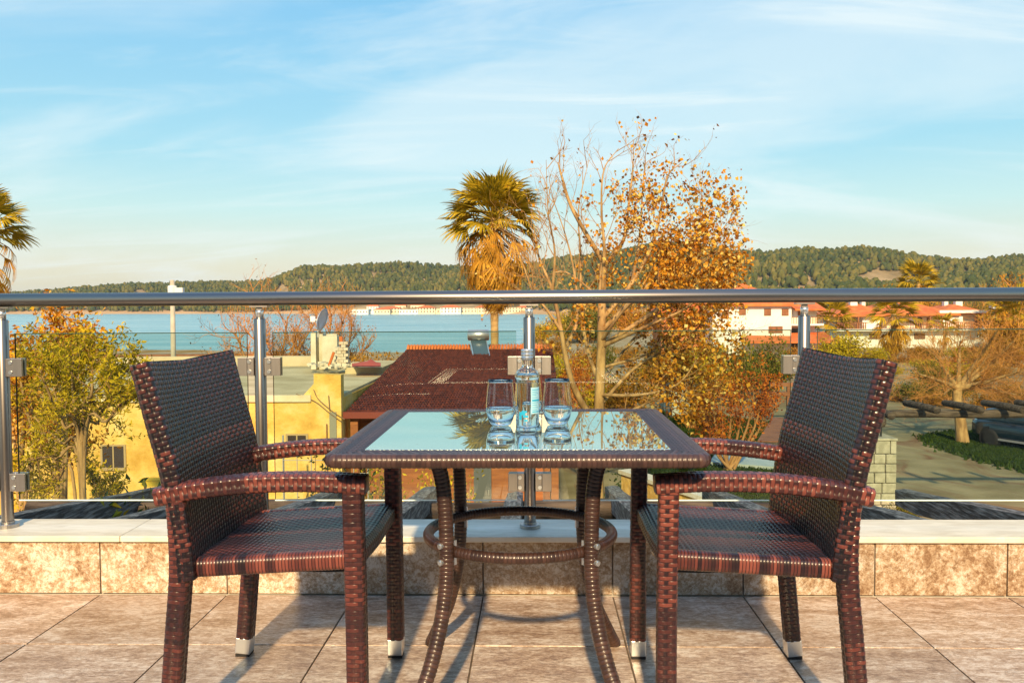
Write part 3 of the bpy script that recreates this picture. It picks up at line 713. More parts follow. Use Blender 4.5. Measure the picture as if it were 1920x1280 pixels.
# ---------------------------------------------------------------- buildings
m_white = M('white_render', (.74, .70, .62), (.80, .77, .70), rough=.85, scale=.7)
m_cream = M('cream_render', (.66, .55, .36), (.74, .65, .48), rough=.85, scale=.6)
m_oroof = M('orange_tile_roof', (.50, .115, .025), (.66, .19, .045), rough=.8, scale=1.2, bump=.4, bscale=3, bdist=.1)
m_dkwin = M('dark_window', (.05, .035, .03), rough=.25)
m_brown = M('brown_wood', (.20, .075, .028), (.28, .11, .04), rough=.7, scale=2)
m_shut = M('brown_shutter', (.16, .075, .04), rough=.7)
def hip(mb, x0, x1, y0, y1, z, h, ov=.5, axis='x', thick=.16):
    x0 -= ov; x1 += ov; y0 -= ov; y1 += ov
    w = min(x1-x0, y1-y0)/2
    if x1-x0 >= y1-y0: r = [(x0+w, (y0+y1)/2, z+h), (x1-w, (y0+y1)/2, z+h)]
    else: r = [((x0+x1)/2, y0+w, z+h), ((x0+x1)/2, y1-w, z+h)]
    V = [(x0, y0, z), (x1, y0, z), (x1, y1, z), (x0, y1, z), (x0, y0, z+thick), (x1, y0, z+thick), (x1, y1, z+thick), (x0, y1, z+thick)] + [(a, b, c+thick) for a, b, c in r]
    f = [(3, 2, 1, 0), (0, 1, 5, 4), (1, 2, 6, 5), (2, 3, 7, 6), (3, 0, 4, 7)]
    if x1-x0 >= y1-y0: f += [(4, 5, 9, 8), (5, 6, 9), (6, 7, 8, 9), (7, 4, 8)]
    else: f += [(4, 5, 8), (5, 6, 9, 8), (6, 7, 9), (7, 4, 8, 9)]
    mb.add(V, f); return mb
def window(parent, x, y, z, w, h, mat=None, frame=True):
    fr = MB().bb((x-w/2-.06, y-.05, z-h/2-.06), (x+w/2+.06, y-.004, z-h/2)).bb((x-w/2-.06, y-.05, z+h/2), (x+w/2+.06, y-.004, z+h/2+.06)) \
        .bb((x-w/2-.06, y-.05, z-h/2), (x-w/2, y-.004, z+h/2)).bb((x+w/2, y-.05, z-h/2), (x+w/2+.06, y-.004, z+h/2)).build('window', m_shut, parent)
    MB().bb((x-w/2, y-.03, z-h/2), (x+w/2, y-.006, z+h/2)).build('pane', mat or m_dkwin, fr)

# town along the far shore, under the hills
rr = random.Random(11)
town = [(676, 34, 9, 0), (718, 30, 9, 1), (732, 40, 11, 2), (768, 36, 8, 0), (800, 34, 12, 1), (826, 26, 9, 0), (846, 38, 13, 2), (880, 30, 10, 0), (906, 28, 12, 1), (938, 22, 11, 0), (960, 34, 11, 0), (985, 30, 12, 1),
        (700, 22, 13, 1), (784, 26, 15, 1), (862, 30, 16, 1), (920, 24, 16, 1), (1012, 34, 12, 0), (752, 20, 14, 1)]
tl = ['low cream villa at the left end of the far shore town', 'orange-roofed house second from left in the far shore town', 'wide pale block with a hip roof in the far shore town', 'long low cream house on the far shore left of the solar heater',
      'orange-roofed house on the far shore left of the palm trunk', 'narrow low cream house on the far waterfront', 'tallest pale block on the far waterfront behind the solar heater', 'small flat cream house on the far shore above the solar heater',
      'orange-roofed house on the far shore touching the palm trunk', 'flat cream house right behind the palm trunk', 'flat cream house between palm trunk and middle post', 'orange-roofed house behind the top of the middle post',
      'small upper house with orange roof near left end of the town', 'upper orange-roofed house in the middle of the far town', 'upper orange-roofed house left of the palm trunk', 'upper orange-roofed house hidden behind the palm trunk',
      'flat cream house right of the middle post behind the golden tree', 'small upper orange-roofed house among trees in the far town']
for i, (px, wpx, hpx, k) in enumerate(town):
    Y = 925 + rr.uniform(0, 25) + (60 if i in (12, 13, 14, 15, 17) else 0)
    c = P(px, 588, Y); w_ = wpx*Y/F; h_ = hpx*Y/F; z0 = SEA+1.2 + (1.5 if i in (12, 13, 14, 15, 17) else 0); dpt = w_*.7
    t = thing('shore_house', tl[i], 'house', (c[0], Y, z0), 'houses of the far shore town')
    wl = MB().bb((c[0]-w_/2, Y-dpt/2, z0-3), (c[0]+w_/2, Y+dpt/2, z0+h_*.8)).build('wall', m_cream if i % 3 else m_white, t)
    if k: hip(MB(), c[0]-w_/2, c[0]+w_/2, Y-dpt/2, Y+dpt/2, z0+h_*.8, h_*.34, .8).build('roof', m_oroof, t)
    else: MB().bb((c[0]-w_/2-.3, Y-dpt/2-.3, z0+h_*.8), (c[0]+w_/2+.3, Y+dpt/2+.3, z0+h_*.8+.5)).build('roof', m_cream, t)
    nw = max(2, int(w_/3.2))
    for rw in range(1 if hpx < 10 else 2):
        mb = MB()
        for q in range(nw):
            x = c[0]-w_/2+(q+.5)*w_/nw; zz_ = z0+1.6+rw*2.9
            mb.bb((x-.55, Y-dpt/2-.05, zz_-.7), (x+.55, Y-dpt/2-.01, zz_+.8))
        mb.build('window_row', m_dkwin, t)
# pale hillside houses on the right hill
for px, py, w_, lab in ((1500, 533, 17, 'pale terraced villa in the clearing on the right hill'), (1470, 536, 10, 'small pale house left of the terraced hillside villa')):
    j = hill_at(np.array([float(px)]), np.array([.36]))[0]
    c = P(px, py, j[1]); c[2] = j[2]
    t = thing('hillside_house', lab, 'house', c)
    MB().bb((c[0]-w_/2, c[1]-5, c[2]-6), (c[0]+w_/2, c[1]+5, c[2]+4)).build('wall', m_cream, t)
    hip(MB(), c[0]-w_/2, c[0]+w_/2, c[1]-5, c[1]+5, c[2]+4, 2.2, .8).build('roof', m_oroof, t)
    for q in range(int(w_/3)):
        x = c[0]-w_/2+1.5+q*3; MB().bb((x-.6, c[1]-5.08, c[2]+1), (x+.6, c[1]-5.02, c[2]+2.6)).build('window', m_dkwin, t)

# white two-storey house behind the golden tree
Y = 80; xl, xr = P(1336, 600, Y)[0], P(1484, 600, Y)[0]; xb = P(1540, 600, Y)[0]
def zat(py, px, Y): return float(P(px, py, Y)[2])
z_e = zat(574, 1440, Y)
t = thing('white_house', 'white two-storey house with orange roof and side balcony behind the golden tree', 'house', ((xl+xb)/2, Y, GZ))
MB().bb((xl, Y, GZ-.5), (xr, Y+8, z_e)).build('wall', m_white, t)
MB().bb((xr, Y+1.8, GZ-.5), (xb, Y+8, z_e-.1)).build('side_wall', m_white, t)
rf = hip(MB(), xl, xr, Y, Y+8, z_e+.003, 2.0, .5).build('roof', m_oroof, t)
MB().add([(xr+.5, Y+.6, z_e-.42), (xb+.6, Y+.6, z_e-.42), (xb+.6, Y+5, z_e+.5), (xr+.5, Y+5, z_e+.5), (xr+.5, Y+.6, z_e-.28), (xb+.6, Y+.6, z_e-.28), (xb+.6, Y+5, z_e+.64), (xr+.5, Y+5, z_e+.64)],
         [(3, 2, 1, 0), (4, 5, 6, 7), (0, 1, 5, 4), (1, 2, 6, 5), (2, 3, 7, 6), (3, 0, 4, 7)]).build('balcony_roof', m_oroof, t)
for px, py, w_, h_ in ((1439, 585, .5, .52), (1472, 585, .5, .52), (1454, 618, 1.15, .5), (1392, 584, .5, .52), (1360, 590, .5, .6)):
    c = P(px, py, Y); window(t, c[0], Y, c[2], w_, h_, m_brown)
zs = zat(608, 1510, Y)
MB().bb((xr+.01, Y+.2, zs-.12), (xb+.3, Y+1.79, zs+.06)).build('balcony_slab', m_white, t)
rl = MB().bb((xr+.02, Y+.24, zs+.62), (xb+.25, Y+.30, zs+.68)).build('balcony_railing', m_brown, t)
for q in range(14):
    x = xr+.08+q*(xb-xr+.1)/13; MB().bb((x-.025, Y+.25, zs+.06), (x+.025, Y+.29, zs+.62)).build('baluster', m_brown, rl)
for px, w_, mat in ((1491, .42, m_white), (1500, .3, m_brown), (1523, .8, m_cream)):
    x = P(px, 590, Y+1.7)[0]; MB().bb((x-w_/2, Y+1.74, zs+.06), (x+w_/2, Y+1.79, zs+1.55)).build('balcony_door', mat, t)
x = P(1492, 630, Y+1.7)[0]; MB().bb((x-.6, Y+1.74, GZ), (x+.5, Y+1.79, zs-.4)).build('ground_door', m_dkwin, t)
zc_ = zat(640, 1500, Y-2)
MB().add([(xr-4.5, Y-2.2, zc_), (xb+.8, Y-2.2, zc_), (xb+.8, Y+1.7, zc_+.75), (xr-4.5, Y-.01, zc_+.5), (xr-4.5, Y-2.2, zc_-.14), (xb+.8, Y-2.2, zc_-.14), (xb+.8, Y+1.7, zc_+.6), (xr-4.5, Y-.01, zc_+.36)],
         [(0, 1, 2, 3), (7, 6, 5, 4), (0, 4, 5, 1), (1, 5, 6, 2), (2, 6, 7, 3), (3, 7, 4, 0)]).build('porch_roof', m_oroof, t)

# orange-roofed house left of it, mostly behind leaves
t = thing('orange_house', 'house with orange plaster wall seen through the golden leaves', 'house', (P(1290, 620, 84)[0], 84, GZ))
x0, x1 = P(1240, 600, 84)[0], P(1338, 600, 84)[0]
MB().bb((x0, 84, GZ-.5), (x1-.05, 90, zat(585, 1300, 84))).build('wall', M('orange_render', (.5, .16, .05), (.56, .2, .07), rough=.85, scale=1), t)
hip(MB(), x0, x1-.05, 84, 90, zat(585, 1300, 84), 1.6, .4).build('roof', m_oroof, t)

# wide white villa with orange roofs on the right
Y = 92
def X_(px, Y=Y): return float(P(px, 600, Y)[0])
zb = zat(617, 1710, Y); ze = zat(592, 1700, Y)
t = thing('white_villa', 'wide white villa with several orange roofs, chimneys and a long balcony on the right', 'house', (X_(1715), Y, GZ))
MB().bb((X_(1568), Y, GZ-.5), (X_(1856), Y+9, zb-.15)).build('lower_wall', m_white, t)
MB().bb((X_(1590), Y+1.6, zb+.08), (X_(1845), Y+9, ze+.2)).build('upper_wall', m_cream, t)
MB().bb((X_(1562), Y-1.0, zb-.149), (X_(1862), Y+3, zb+.079)).build('balcony_slab', m_white, t)
MB().bb((X_(1616), Y-.2, zb+.08), (X_(1648), Y+1.59, ze+.25)).build('bay_wall', m_white, t)
MB().bb((X_(1765), Y+.1, zb+.08), (X_(1806), Y+1.59, ze-.1)).build('bay_wall', m_white, t)
zr = zat(563, 1700, Y+5)
hip(MB(), X_(1640), X_(1790), Y+.2, Y+9, ze, zr-ze, .5).build('roof', m_oroof, t)
hip(MB(), X_(1563), X_(1668), Y-.6, Y+7, ze-.05, (zr-ze)*.8, .3).build('roof', m_oroof, t)
hip(MB(), X_(1770), X_(1858), Y+.6, Y+8, ze+.12, (zr-ze)*.55, .3).build('roof', m_oroof, t)
MB().bb((X_(1762), Y+.02, ze+.26), (X_(1864), Y+.3, ze+.55)).build('eave_band', m_white, t)
for px, y0_, y1_, dy in ((1601, 565, 584, 1.5), (1649, 562, 570, 4), (1619, 562, 570, 6), (1774, 562, 572, 4), (1798, 562, 574, 4), (1863, 572, 596, .5)):
    x = X_(px, Y+dy); w_ = .36 if px in (1601, 1798) else .2
    ch_ = MB().bb((x-w_, Y+dy, zat(y1_+8, px, Y+dy)), (x+w_, Y+dy+.6, zat(y0_-2, px, Y+dy))).build('chimney', m_white, t)
sp = MB(); a = P(1664, 569, Y+2.2); b = P(1688, 574, Y+1.4)
sp.add([(a[0], a[1]+1.2, a[2]+.5), (b[0], a[1]+1.2, a[2]+.45), (b[0]+.35, a[1]-.4, a[2]-.35), (a[0]+.3, a[1]-.4, a[2]-.3)], [(0, 1, 2, 3)])
sp.ext([(a[0], a[1]+1.2, a[2]+.45), (b[0], a[1]+1.2, a[2]+.40), (b[0]+.35, a[1]-.4, a[2]-.40), (a[0]+.3, a[1]-.4, a[2]-.35)], (0, 0, -.08)).build('solar_panel', M('solar_glass', (.05, .07, .12), rough=.2), t)
rl = MB().bb((X_(1564), Y-.95, zb+.68), (X_(1620), Y-.88, zb+.76)).bb((X_(1700), Y-.95, zb+.68), (X_(1862), Y-.88, zb+.76)).build('balcony_railing', m_brown, t)
for px in list(range(1565, 1620, 4))+list(range(1701, 1862, 4)):
    x = X_(px); MB().bb((x-.05, Y-.94, zb+.08), (x+.05, Y-.89, zb+.68)).build('baluster', m_brown, rl)
for px in (1567, 1590, 1604, 1712, 1738, 1760, 1822):
    x = X_(px); MB().bb((x-.07, Y-.85, zb+.08), (x+.07, Y-.70, ze-.06)).build('balcony_post', m_brown, t)
for px, w_, mt in ((1577, 1.0, m_dkwin), (1595, .5, m_cream), (1650, .3, m_brown), (1712, .8, m_white), (1742, .5, m_brown), (1725, .5, m_dkwin), (1832, .6, m_brown), (1848, .8, m_cream)):
    x = X_(px, Y+1.6); MB().bb((x-w_/2, Y+1.53, zb+.1), (x+w_/2, Y+1.59, ze-.2)).build('balcony_door', mt, t)
for px in (1724, 1640, 1690):
    c = P(px, 630, Y); window(t, c[0], Y, c[2], 1.0, .5, m_shut)

# ---------------------------------------------------------------- yellow house on the left and red-roofed house beside it
m_yel = M('yellow_plaster', (.52, .28, .045), (.82, .62, .27), c3=(.74, .47, .115), rough=.95, scale=.9, detail=11, lo=.36, hi=.66, bump=.9, bscale=5, bdist=.05, nrough=.68, spec=.1)
m_slab = M('roof_screed', (.44, .36, .20), (.64, .54, .33), spec=.08, rough=.95, scale=.8, detail=7, bump=.2)
YH = 16.0
rz = zat(748, 450, YH)
xa, xb_ = P(-330, 800, YH)[0], P(640, 800, YH)[0]
t = thing('yellow_house', 'yellow plastered flat-roofed house below the terrace on the left', 'house', ((xa+xb_)/2, YH, GZ))
MB().bb((xa, YH, GZ-.3), (xb_, YH+8.4, rz)).build('wall', m_yel, t)
MB().bb((xa-.05, YH+.01, rz+.002), (xb_-.02, YH+8.5, rz+.06)).build('roof', m_slab, t)
MB().bb((xa-.05, YH-.05, rz-.05), (P(553, 720, YH)[0]+.3, YH+.009, rz+.075)).build('roof_edge', M('plaster_edge', (.62, .50, .30), (.74, .64, .44), rough=.9, scale=2, spec=.1), t)
zc2 = zat(703, 610, YH)
x6, x7 = P(553, 720, YH)[0], xb_
MB().ext([(x6, YH-.003, rz-.1), (x7+.003, YH-.003, rz-.4), (x7+.003, YH-.003, zc2), (x7-.5, YH-.003, zc2+.02), (x6+.35, YH-.003, rz+.28)], (0, .25, 0)).build('corner_parapet', m_yel, t)
MB().bb((x6-.2, YH+5.2, rz+.05), (P(716, 686, YH+5.2)[0], YH+8, zat(685, 640, YH+6)+.0)).build('upper_slab', m_slab, t)
MB().bb((P(250, 650, YH+8)[0], YH+8.0, rz+.06), (P(600, 650, YH+8)[0], YH+8.2, zat(668, 450, YH+8))).build('back_parapet', M('pale_parapet', (.50, .40, .24), (.60, .50, .33), rough=.9, scale=1), t)
for px, py, w_, h_ in ((213, 856, .40, .40), (456, 834, .40, .36), (557, 826, .34, .20)):
    c = P(px, py, YH)
    fr = MB().bb((c[0]-w_/2-.04, YH-.05, c[2]-h_/2-.05), (c[0]+w_/2+.04, YH-.004, c[2]-h_/2)).bb((c[0]-w_/2-.04, YH-.02, c[2]+h_/2), (c[0]+w_/2+.04, YH-.004, c[2]+h_/2+.03)) \
        .bb((c[0]-w_/2-.04, YH-.02, c[2]-h_/2), (c[0]-w_/2, YH-.004, c[2]+h_/2)).bb((c[0]+w_/2, YH-.02, c[2]-h_/2), (c[0]+w_/2+.04, YH-.004, c[2]+h_/2)) \
        .bb((c[0]-.012, YH-.018, c[2]-h_/2), (c[0]+.012, YH-.0045, c[2]+h_/2)).build('window', M('old_window_frame', (.42, .30, .14), rough=.8), t)
    MB().bb((c[0]-w_/2, YH-.012, c[2]-h_/2), (c[0]+w_/2, YH-.005, c[2]+h_/2)).build('pane', m_dkwin, fr)
a, b = P(618, 772, YH), P(632, 850, YH)
MB().bb((a[0], YH-.03, b[2]), (b[0], YH-.004, a[2])).build('grey_panel', M('grey_board', (.26, .25, .18), rough=.8), t)
MB().tube([(a[0]-.05, YH-.03, zc2-.9), (a[0]-.05, YH-.03, GZ)], .012, 6).build('drain_pipe', m_brown, t)
cab = MB()
for seg in ([(555, 738), (590, 752), (618, 774), (640, 790)], [(588, 730), (597, 748), (625, 772), (646, 786)], [(616, 741), (618, 770)]):
    cab.tube(bez([P(x, y, YH-.04) for x, y in seg], 5), .008, 5)
cab.build('cable', M('cable_sheath', (.22, .13, .06), rough=.6), t)
# iron grille fence in front of the yellow house
gr = thing('wire_fence', 'thin grey metal grid fence before the yellow house', 'fence', (*P(600, 850, 14.6)[:2], GZ))
mb = MB(); a, b = P(530, 838, 14.6), P(690, 905, 14.6)
for k in range(7): x = a[0]+(b[0]-a[0])*k/6; mb.tube([(x, 14.6, GZ), (x, 14.6, a[2]+.1)], .008, 5)
for k in range(6): z = b[2]-.5+(a[2]-b[2]+.5)*k/5; mb.tube([(a[0], 14.6, z), (b[0], 14.6, z)], .006, 5)
mb.build('mesh_panel', M('fence_wire', (.42, .42, .38), rough=.5, metal=.3), gr)
for k in (0, 6): x = a[0]+(b[0]-a[0])*k/6; MB().tube([(x, 14.63, GZ), (x, 14.63, a[2]+.2)], .018, 8).build('post', M('fence_post', (.40, .40, .36), rough=.5, metal=.3), gr)
# yellow plastic planter on the ground by the house
c = P(287, 905, 14.8); c2_ = thing('yellow_planter', 'small yellow planter box hung by the yellow house', 'planter', (c[0], 14.8, c[2]-.08))
MB().bb((c[0]-.19, 14.74, c[2]-.05), (c[0]+.19, 14.9, c[2]+.05)).bb((c[0]-.21, 14.72, c[2]+.05), (c[0]+.21, 14.92, c[2]+.075)).build('box', M('yellow_plastic', (.65, .45, .03), rough=.5), c2_)
MB().tube([(c[0]-.15, 14.82, GZ), (c[0]-.15, 14.82, c[2]-.05)], .02, 6).tube([(c[0]+.15, 14.82, GZ), (c[0]+.15, 14.82, c[2]-.05)], .02, 6).build('stand', m_brown, c2_)

m_red = M('shade_dark_red_roof_tile', (.085, .016, .014), (.16, .032, .022), c3=(.115, .022, .018), rough=.42, scale=2.4, detail=6, lo=.35, hi=.65, spec=.5)  # same shade-darkened red, for the back slope
m_wood = M('varnished_wall_boards', (.24, .072, .016), (.36, .125, .028), rough=.6, scale=2, stretch=(1, 1, 8))
t = thing('red_roof_house', 'low house with a red tiled roof beside the yellow house', 'house', (P(860, 700, 18)[0], 18, GZ))
ex0, ex1 = xb_+.06, P(1050, 745, 17)[0]
ez = zat(772, 700, 16.3); rzz = zat(657, 830, 24)
ey0 = 16.2
# roof slope: courses of overlapping tiles, each course a stepped wavy strip
nr, nc = 36, 74
V, Fq, tn = [], [], []; rg = np.random.default_rng(3)
for r in range(nr):
    f0, f1 = r/nr, (r+1.15)/nr
    for k in range(nc):
        x0, x1 = ex0+(ex1-ex0)*k/nc, ex0+(ex1-ex0)*(k+1)/nc
        j = rg.uniform(-.008, .008)
        q = []
        for f, lift in ((f0, .05), (f1, .012)):
            y = ey0+(24-ey0)*f; z = ez+(rzz-ez)*f+lift+j
            for m_, b2 in ((0, 0), (.3, .018), (.62, .02), (.92, .0)): q.append((x0+(x1-x0)*m_, y, z+b2))
        o_ = len(V); V += q
        V += [(p[0], p[1], p[2]-.05) for p in q[:4]]
        for m_ in range(3):
            Fq.append((o_+m_, o_+m_+1, o_+5+m_, o_+4+m_)); Fq.append((o_+8+m_, o_+9+m_, o_+1+m_, o_+m_))
        tn += [rg.random()]*12
m_redt = tone_mat('shade_dark_red_roof_tiles', [(.050, .009, .010), (.085, .016, .014), (.125, .026, .019)], rough=.6, spec=.25)  # reds darkened so the colour itself carries the slope's shade
rf = np_mesh('roof', V, Fq, m_redt, t, tn, smooth=False)
rf['kind'] = 'stuff'; rf['label'] = 'overlapping red roof tiles, darkened in colour as if shaded'
# ridge course coloured orange as if sunlit, and back slope
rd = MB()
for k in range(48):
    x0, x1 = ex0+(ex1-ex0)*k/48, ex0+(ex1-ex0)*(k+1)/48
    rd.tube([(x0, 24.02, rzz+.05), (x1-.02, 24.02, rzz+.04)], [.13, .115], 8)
rd.build('ridge_tiles', m_oroof, t, kind='stuff', label='ridge tiles coloured bright orange as if sunlit')
MB().add([(ex0, 24.05, rzz), (ex1, 24.05, rzz), (ex1, 30, rzz-1.2), (ex0, 30, rzz-1.2)], [(0, 1, 2, 3)]).ext([(ex0, 24.05, rzz-.02), (ex1, 24.05, rzz-.02), (ex1, 30, rzz-1.22), (ex0, 30, rzz-1.22)], (0, 0, -.1)).build('back_slope', m_red, t)
MB().bb((ex0+.1, ey0+.7, GZ-.3), (ex1-.2, 29, ez-.02)).build('wall', m_wood, t)
MB().bb((ex0-.1, ey0-.09, ez-.1), (ex1, ey0+.02, ez+.02)).build('gutter', M('red_gutter', (.20, .035, .02), rough=.5), t)
MB().bb((ex0, ey0-.02, ez-.12), (ex1, ey0+.7, ez-.1)).build('soffit', m_brown, t)
dx_ = P(905, 890, ey0+.7)[0]
d_ = MB().bb((dx_-.17, ey0+.63, GZ), (dx_+.17, ey0+.695, zat(862, 905, ey0))).build('door', M('grey_door', (.10, .11, .11), rough=.5), t)
MB().box((dx_+.12, ey0+.61, GZ+1.0), (.02, .04, .1)).build('handle', m_zinc, d_)
for px in (668, 850, 1012, 1040):
    x = P(px, 880, ey0+.2)[0]; MB().bb((x-.07, ey0+.05, GZ), (x+.07, ey0+.19, ez-.12)).build('porch_post', m_wood, t)
# chimney, rubble, dish, and red sheet on the roofs
c = P(641, 662, 21.5)
br = thing('brick_chimney', 'broken whitewashed brick chimney on the flat roof', 'chimney', (c[0], 21.5, zat(684, 641, 21.5)))
zb0, zb1 = zat(690, 641, 21.5), zat(640, 641, 21.5); m_brick = M('whitewashed_brick', (.50, .40, .28), (.68, .60, .46), rough=.9, scale=4, rnd=9)
nb = 9
for r in range(nb):
    for k in range(3 if r % 2 == 0 else 2):
        if r > 6 and k == 0: continue
        w_ = .115; x = c[0]-.17+(k+.5)*w_+(0 if r % 2 == 0 else w_/2); z = zb0+(zb1-zb0)*(r+.5)/nb
        MB().box((x, 21.5+random.Random(r*5+k).uniform(-.015, .015), z), (w_-.008, .2, (zb1-zb0)/nb-.008)).build('brick', m_brick, br)
MB().box((c[0]-.02, 21.62, (zb0+zb1)/2-.06), (.3, .12, zb1-zb0-.14)).build('core', m_conc, br)
MB().tube([(c[0]-.02, 21.55, zb1-.1), (c[0]-.03, 21.55, zb1+.12)], .05, 8).build('flue', m_oroof, br)
c = P(600, 640, 22.5); m_pale = M('chalk_render', (.55, .48, .34), (.70, .64, .5), rough=.9, scale=2)
t = thing('roof_wall', 'pale open-sided wall stub standing on the flat roof', 'wall', (c[0], 22.5, zat(668, 605, 22.5)))
for px0, px1 in ((583, 592), (604, 632)):
    MB().bb((P(px0, 640, 22.5)[0], 22.5, zat(692, 600, 22.5)), (P(px1, 640, 22.5)[0], 22.75, zat(624 if px0 < 600 else 630, 600, 22.5))).build('wall', m_pale, t)
MB().bb((P(583, 640, 22.8)[0], 22.78, zat(692, 600, 22.8)), (P(632, 640, 22.8)[0], 22.9, zat(626, 600, 22.8))).build('back_wall', m_pale, t)
c = P(602, 600, 22.3)
t = thing('satellite_dish', 'white satellite dish turned edge-on above the flat roof', 'dish', (c[0]-.06, 22.3, zat(626, 597, 22.3)))
ax = np.array(((math.cos(.28), 0, math.sin(.28)), (0, 1, 0), (-math.sin(.28), 0, math.cos(.28)))) @ np.array(((0, 0, 1), (0, 1, 0), (-1, 0, 0.0)))
ax = Rz(-.18) @ ax
MB().lathe([(0, -.07), (.12, -.055), (.22, -.02), (.30, .03), (.305, .035), (.22, -.005), (.12, -.038), (0, -.05)], (c[0], 22.3, c[2]+.02), 26, ax).build('dish', M('dish_paint', (.50, .55, .62), rough=.4), t, smooth=True)
MB().tube([(c[0]-.08, 22.3, zat(632, 597, 22.3)), (c[0]-.07, 22.3, c[2])], .025, 8).build('mast', m_conc, t)
MB().tube([(c[0]-.05, 22.3, c[2]), (c[0]-.2, 22.28, c[2]+.02)], .02, 6).box((c[0]-.2, 22.28, c[2]+.03), (.12, .1, .14)).build('mount', m_white, t)
rb = MB(); rq = random.Random(5)
for k in range(70):
    px = rq.gauss(625, 26); c = P(px, 0, 21.6); s = rq.uniform(.03, .12)
    a = rq.uniform(0, 3); rb.box((c[0], 21.6+rq.uniform(-.6, .5), zat(687, px, 21.6)+rq.uniform(0, .07)), (s*1.6, s, s*.6), Rz(a))
tag(rb.build('rubble', m_pale, kind='stuff'), 'loose rubble heaped around the broken chimney', 'rubble')
pl = thing('old_pipe', 'rusty leaning pipe among the rubble on the flat roof', 'pipe', P(620, 683, 21.2))
MB().tube([P(617, 685, 21.2), P(626, 660, 21.2)], .035, 8).build('pipe', m_oroof, pl)
V = []; 
for i in range(7):
    for k in range(4):
        px = 660+9*i; c = P(px, 686-(0, 2, 9, 4)[k]*(1.3-.6*abs(i-3.4)/3.4)*(1.2 if i == 4 else .8), 20.2+.35*k); V.append(c)
sh = MB().add(V, [(i*4+k, (i+1)*4+k, (i+1)*4+k+1, i*4+k+1) for i in range(6) for k in range(3)]); sh.add([v-np.array((0, 0, .02)) for v in V], [(i*4+k+1, (i+1)*4+k+1, (i+1)*4+k, i*4+k) for i in range(6) for k in range(3)])
tag(sh.build('red_sheet', M('red_tarpaulin', (.55, .09, .05), rough=.7), smooth=True), 'crumpled red sheet lying on the slab over the red roof', 'sheet')
# solar water heater on the ridge
c = P(897, 628, 23.6); zt = zat(665, 905, 23.6)
t = thing('solar_water_heater', 'silver solar water heater standing on the red roof ridge', 'water heater', (c[0], 23.6, zt))
MB().tube([(c[0]-.29, 23.6, c[2]), (c[0]-.275, 23.6, c[2]), (c[0]+.275, 23.6, c[2]), (c[0]+.29, 23.6, c[2])], [.11, .145, .145, .11], 20).build('tank', M('tank_metal', (.58, .56, .54), rough=.35, metal=.8), t, smooth=True)
MB().ext([(c[0]-.19, 23.5, c[2]-.17), (c[0]+.2, 23.5, c[2]-.17), (c[0]+.33, 22.85, zt-.02), (c[0]-.06, 22.85, zt-.02)], (0, .05, .03)).build('panel', M('collector_glass', (.06, .10, .13), rough=.2), t)
MB().tube([(c[0]-.21, 23.47, c[2]-.16), (c[0]-.08, 22.82, zt-.02)], .018, 6).tube([(c[0]+.22, 23.47, c[2]-.16), (c[0]+.35, 22.82, zt-.02)], .018, 6).tube([(c[0]-.2, 23.6, c[2]-.12), (c[0]-.2, 23.6, zt-.1)], .018, 6).tube([(c[0]+.2, 23.6, c[2]-.12), (c[0]+.2, 23.6, zt-.1)], .018, 6).build('stand', m_zinc, t)

# utility pole with a pale drum, far left
c = P(323, 600, 40); t = thing('utility_pole', 'pale concrete pole with a white drum near its top by the shore', 'pole', (c[0], 40, land_z(np.array(c[0]), np.array(40.0))))
MB().tube([(c[0], 40, GZ-.5), (P(323, 525, 40)[0], 40, zat(525, 323, 40))], [.13, .10], 12).build('shaft', M('pole_concrete', (.42, .37, .28), (.52, .46, .36), rough=.9, scale=3), t, smooth=True)
z0, z1 = zat(550, 323, 40), zat(535, 323, 40)
MB().lathe([(.20, z0), (.20, z1-.04), (.14, z1)], (P(323, 540, 40)[0], 40, 0), 20).box((P(336, 545, 40)[0], 40, (z0+z1)/2-.03), (.4, .25, .22)).build('drum', m_white, t, smooth=False)
for px in (1,):
    w = thing('beach_wall', 'long low yellowish wall along the beach behind the flat roof', 'wall', (P(400, 670, 56)[0], 56, GZ-1))
    MB().bb((P(-200, 670, 56)[0], 56, GZ-1.2), (P(560, 670, 56)[0], 56.4, zat(668, 400, 56))).build('wall', m_cream, w)
    MB().bb((P(-200, 670, 56)[0], 55.9, zat(668, 400, 56)), (P(560, 670, 56)[0], 56.5, zat(664, 400, 56))).build('coping', m_brown, w)

# ================================================================= PLANTS
def leaves(pts, per, spread, size, aspect, seed, tone_lo=0., tone_hi=1., droop=0.0):
    """small folded leaf quads scattered round the given points"""
    rg = np.random.default_rng(seed); pts = np.asarray(pts, float)
    c = np.repeat(pts, per, axis=0); n = len(c); c = c + rg.normal(0, spread, (n, 3))
    d = rg.normal(0, 1, (n, 3)); d[:, 2] -= droop; d /= np.linalg.norm(d, axis=1)[:, None]
    s = rg.normal(0, 1, (n, 3)); s -= d*np.sum(s*d, 1)[:, None]; s /= np.linalg.norm(s, axis=1)[:, None]
    L = size*rg.uniform(.6, 1.35, n)[:, None]; W = L*aspect*.5; up_ = np.cross(d, s)*L*.12
    V = np.stack([c-d*L*.5, c+s*W-d*L*.05+up_, c+d*L*.5, c-s*W-d*L*.05+up_], 1).reshape(-1, 3)
    Q = (np.arange(n)*4)[:, None]+np.array([[0, 1, 2, 3]])
    t = np.repeat(rg.uniform(tone_lo, tone_hi, n), 4)
    return V, Q, t
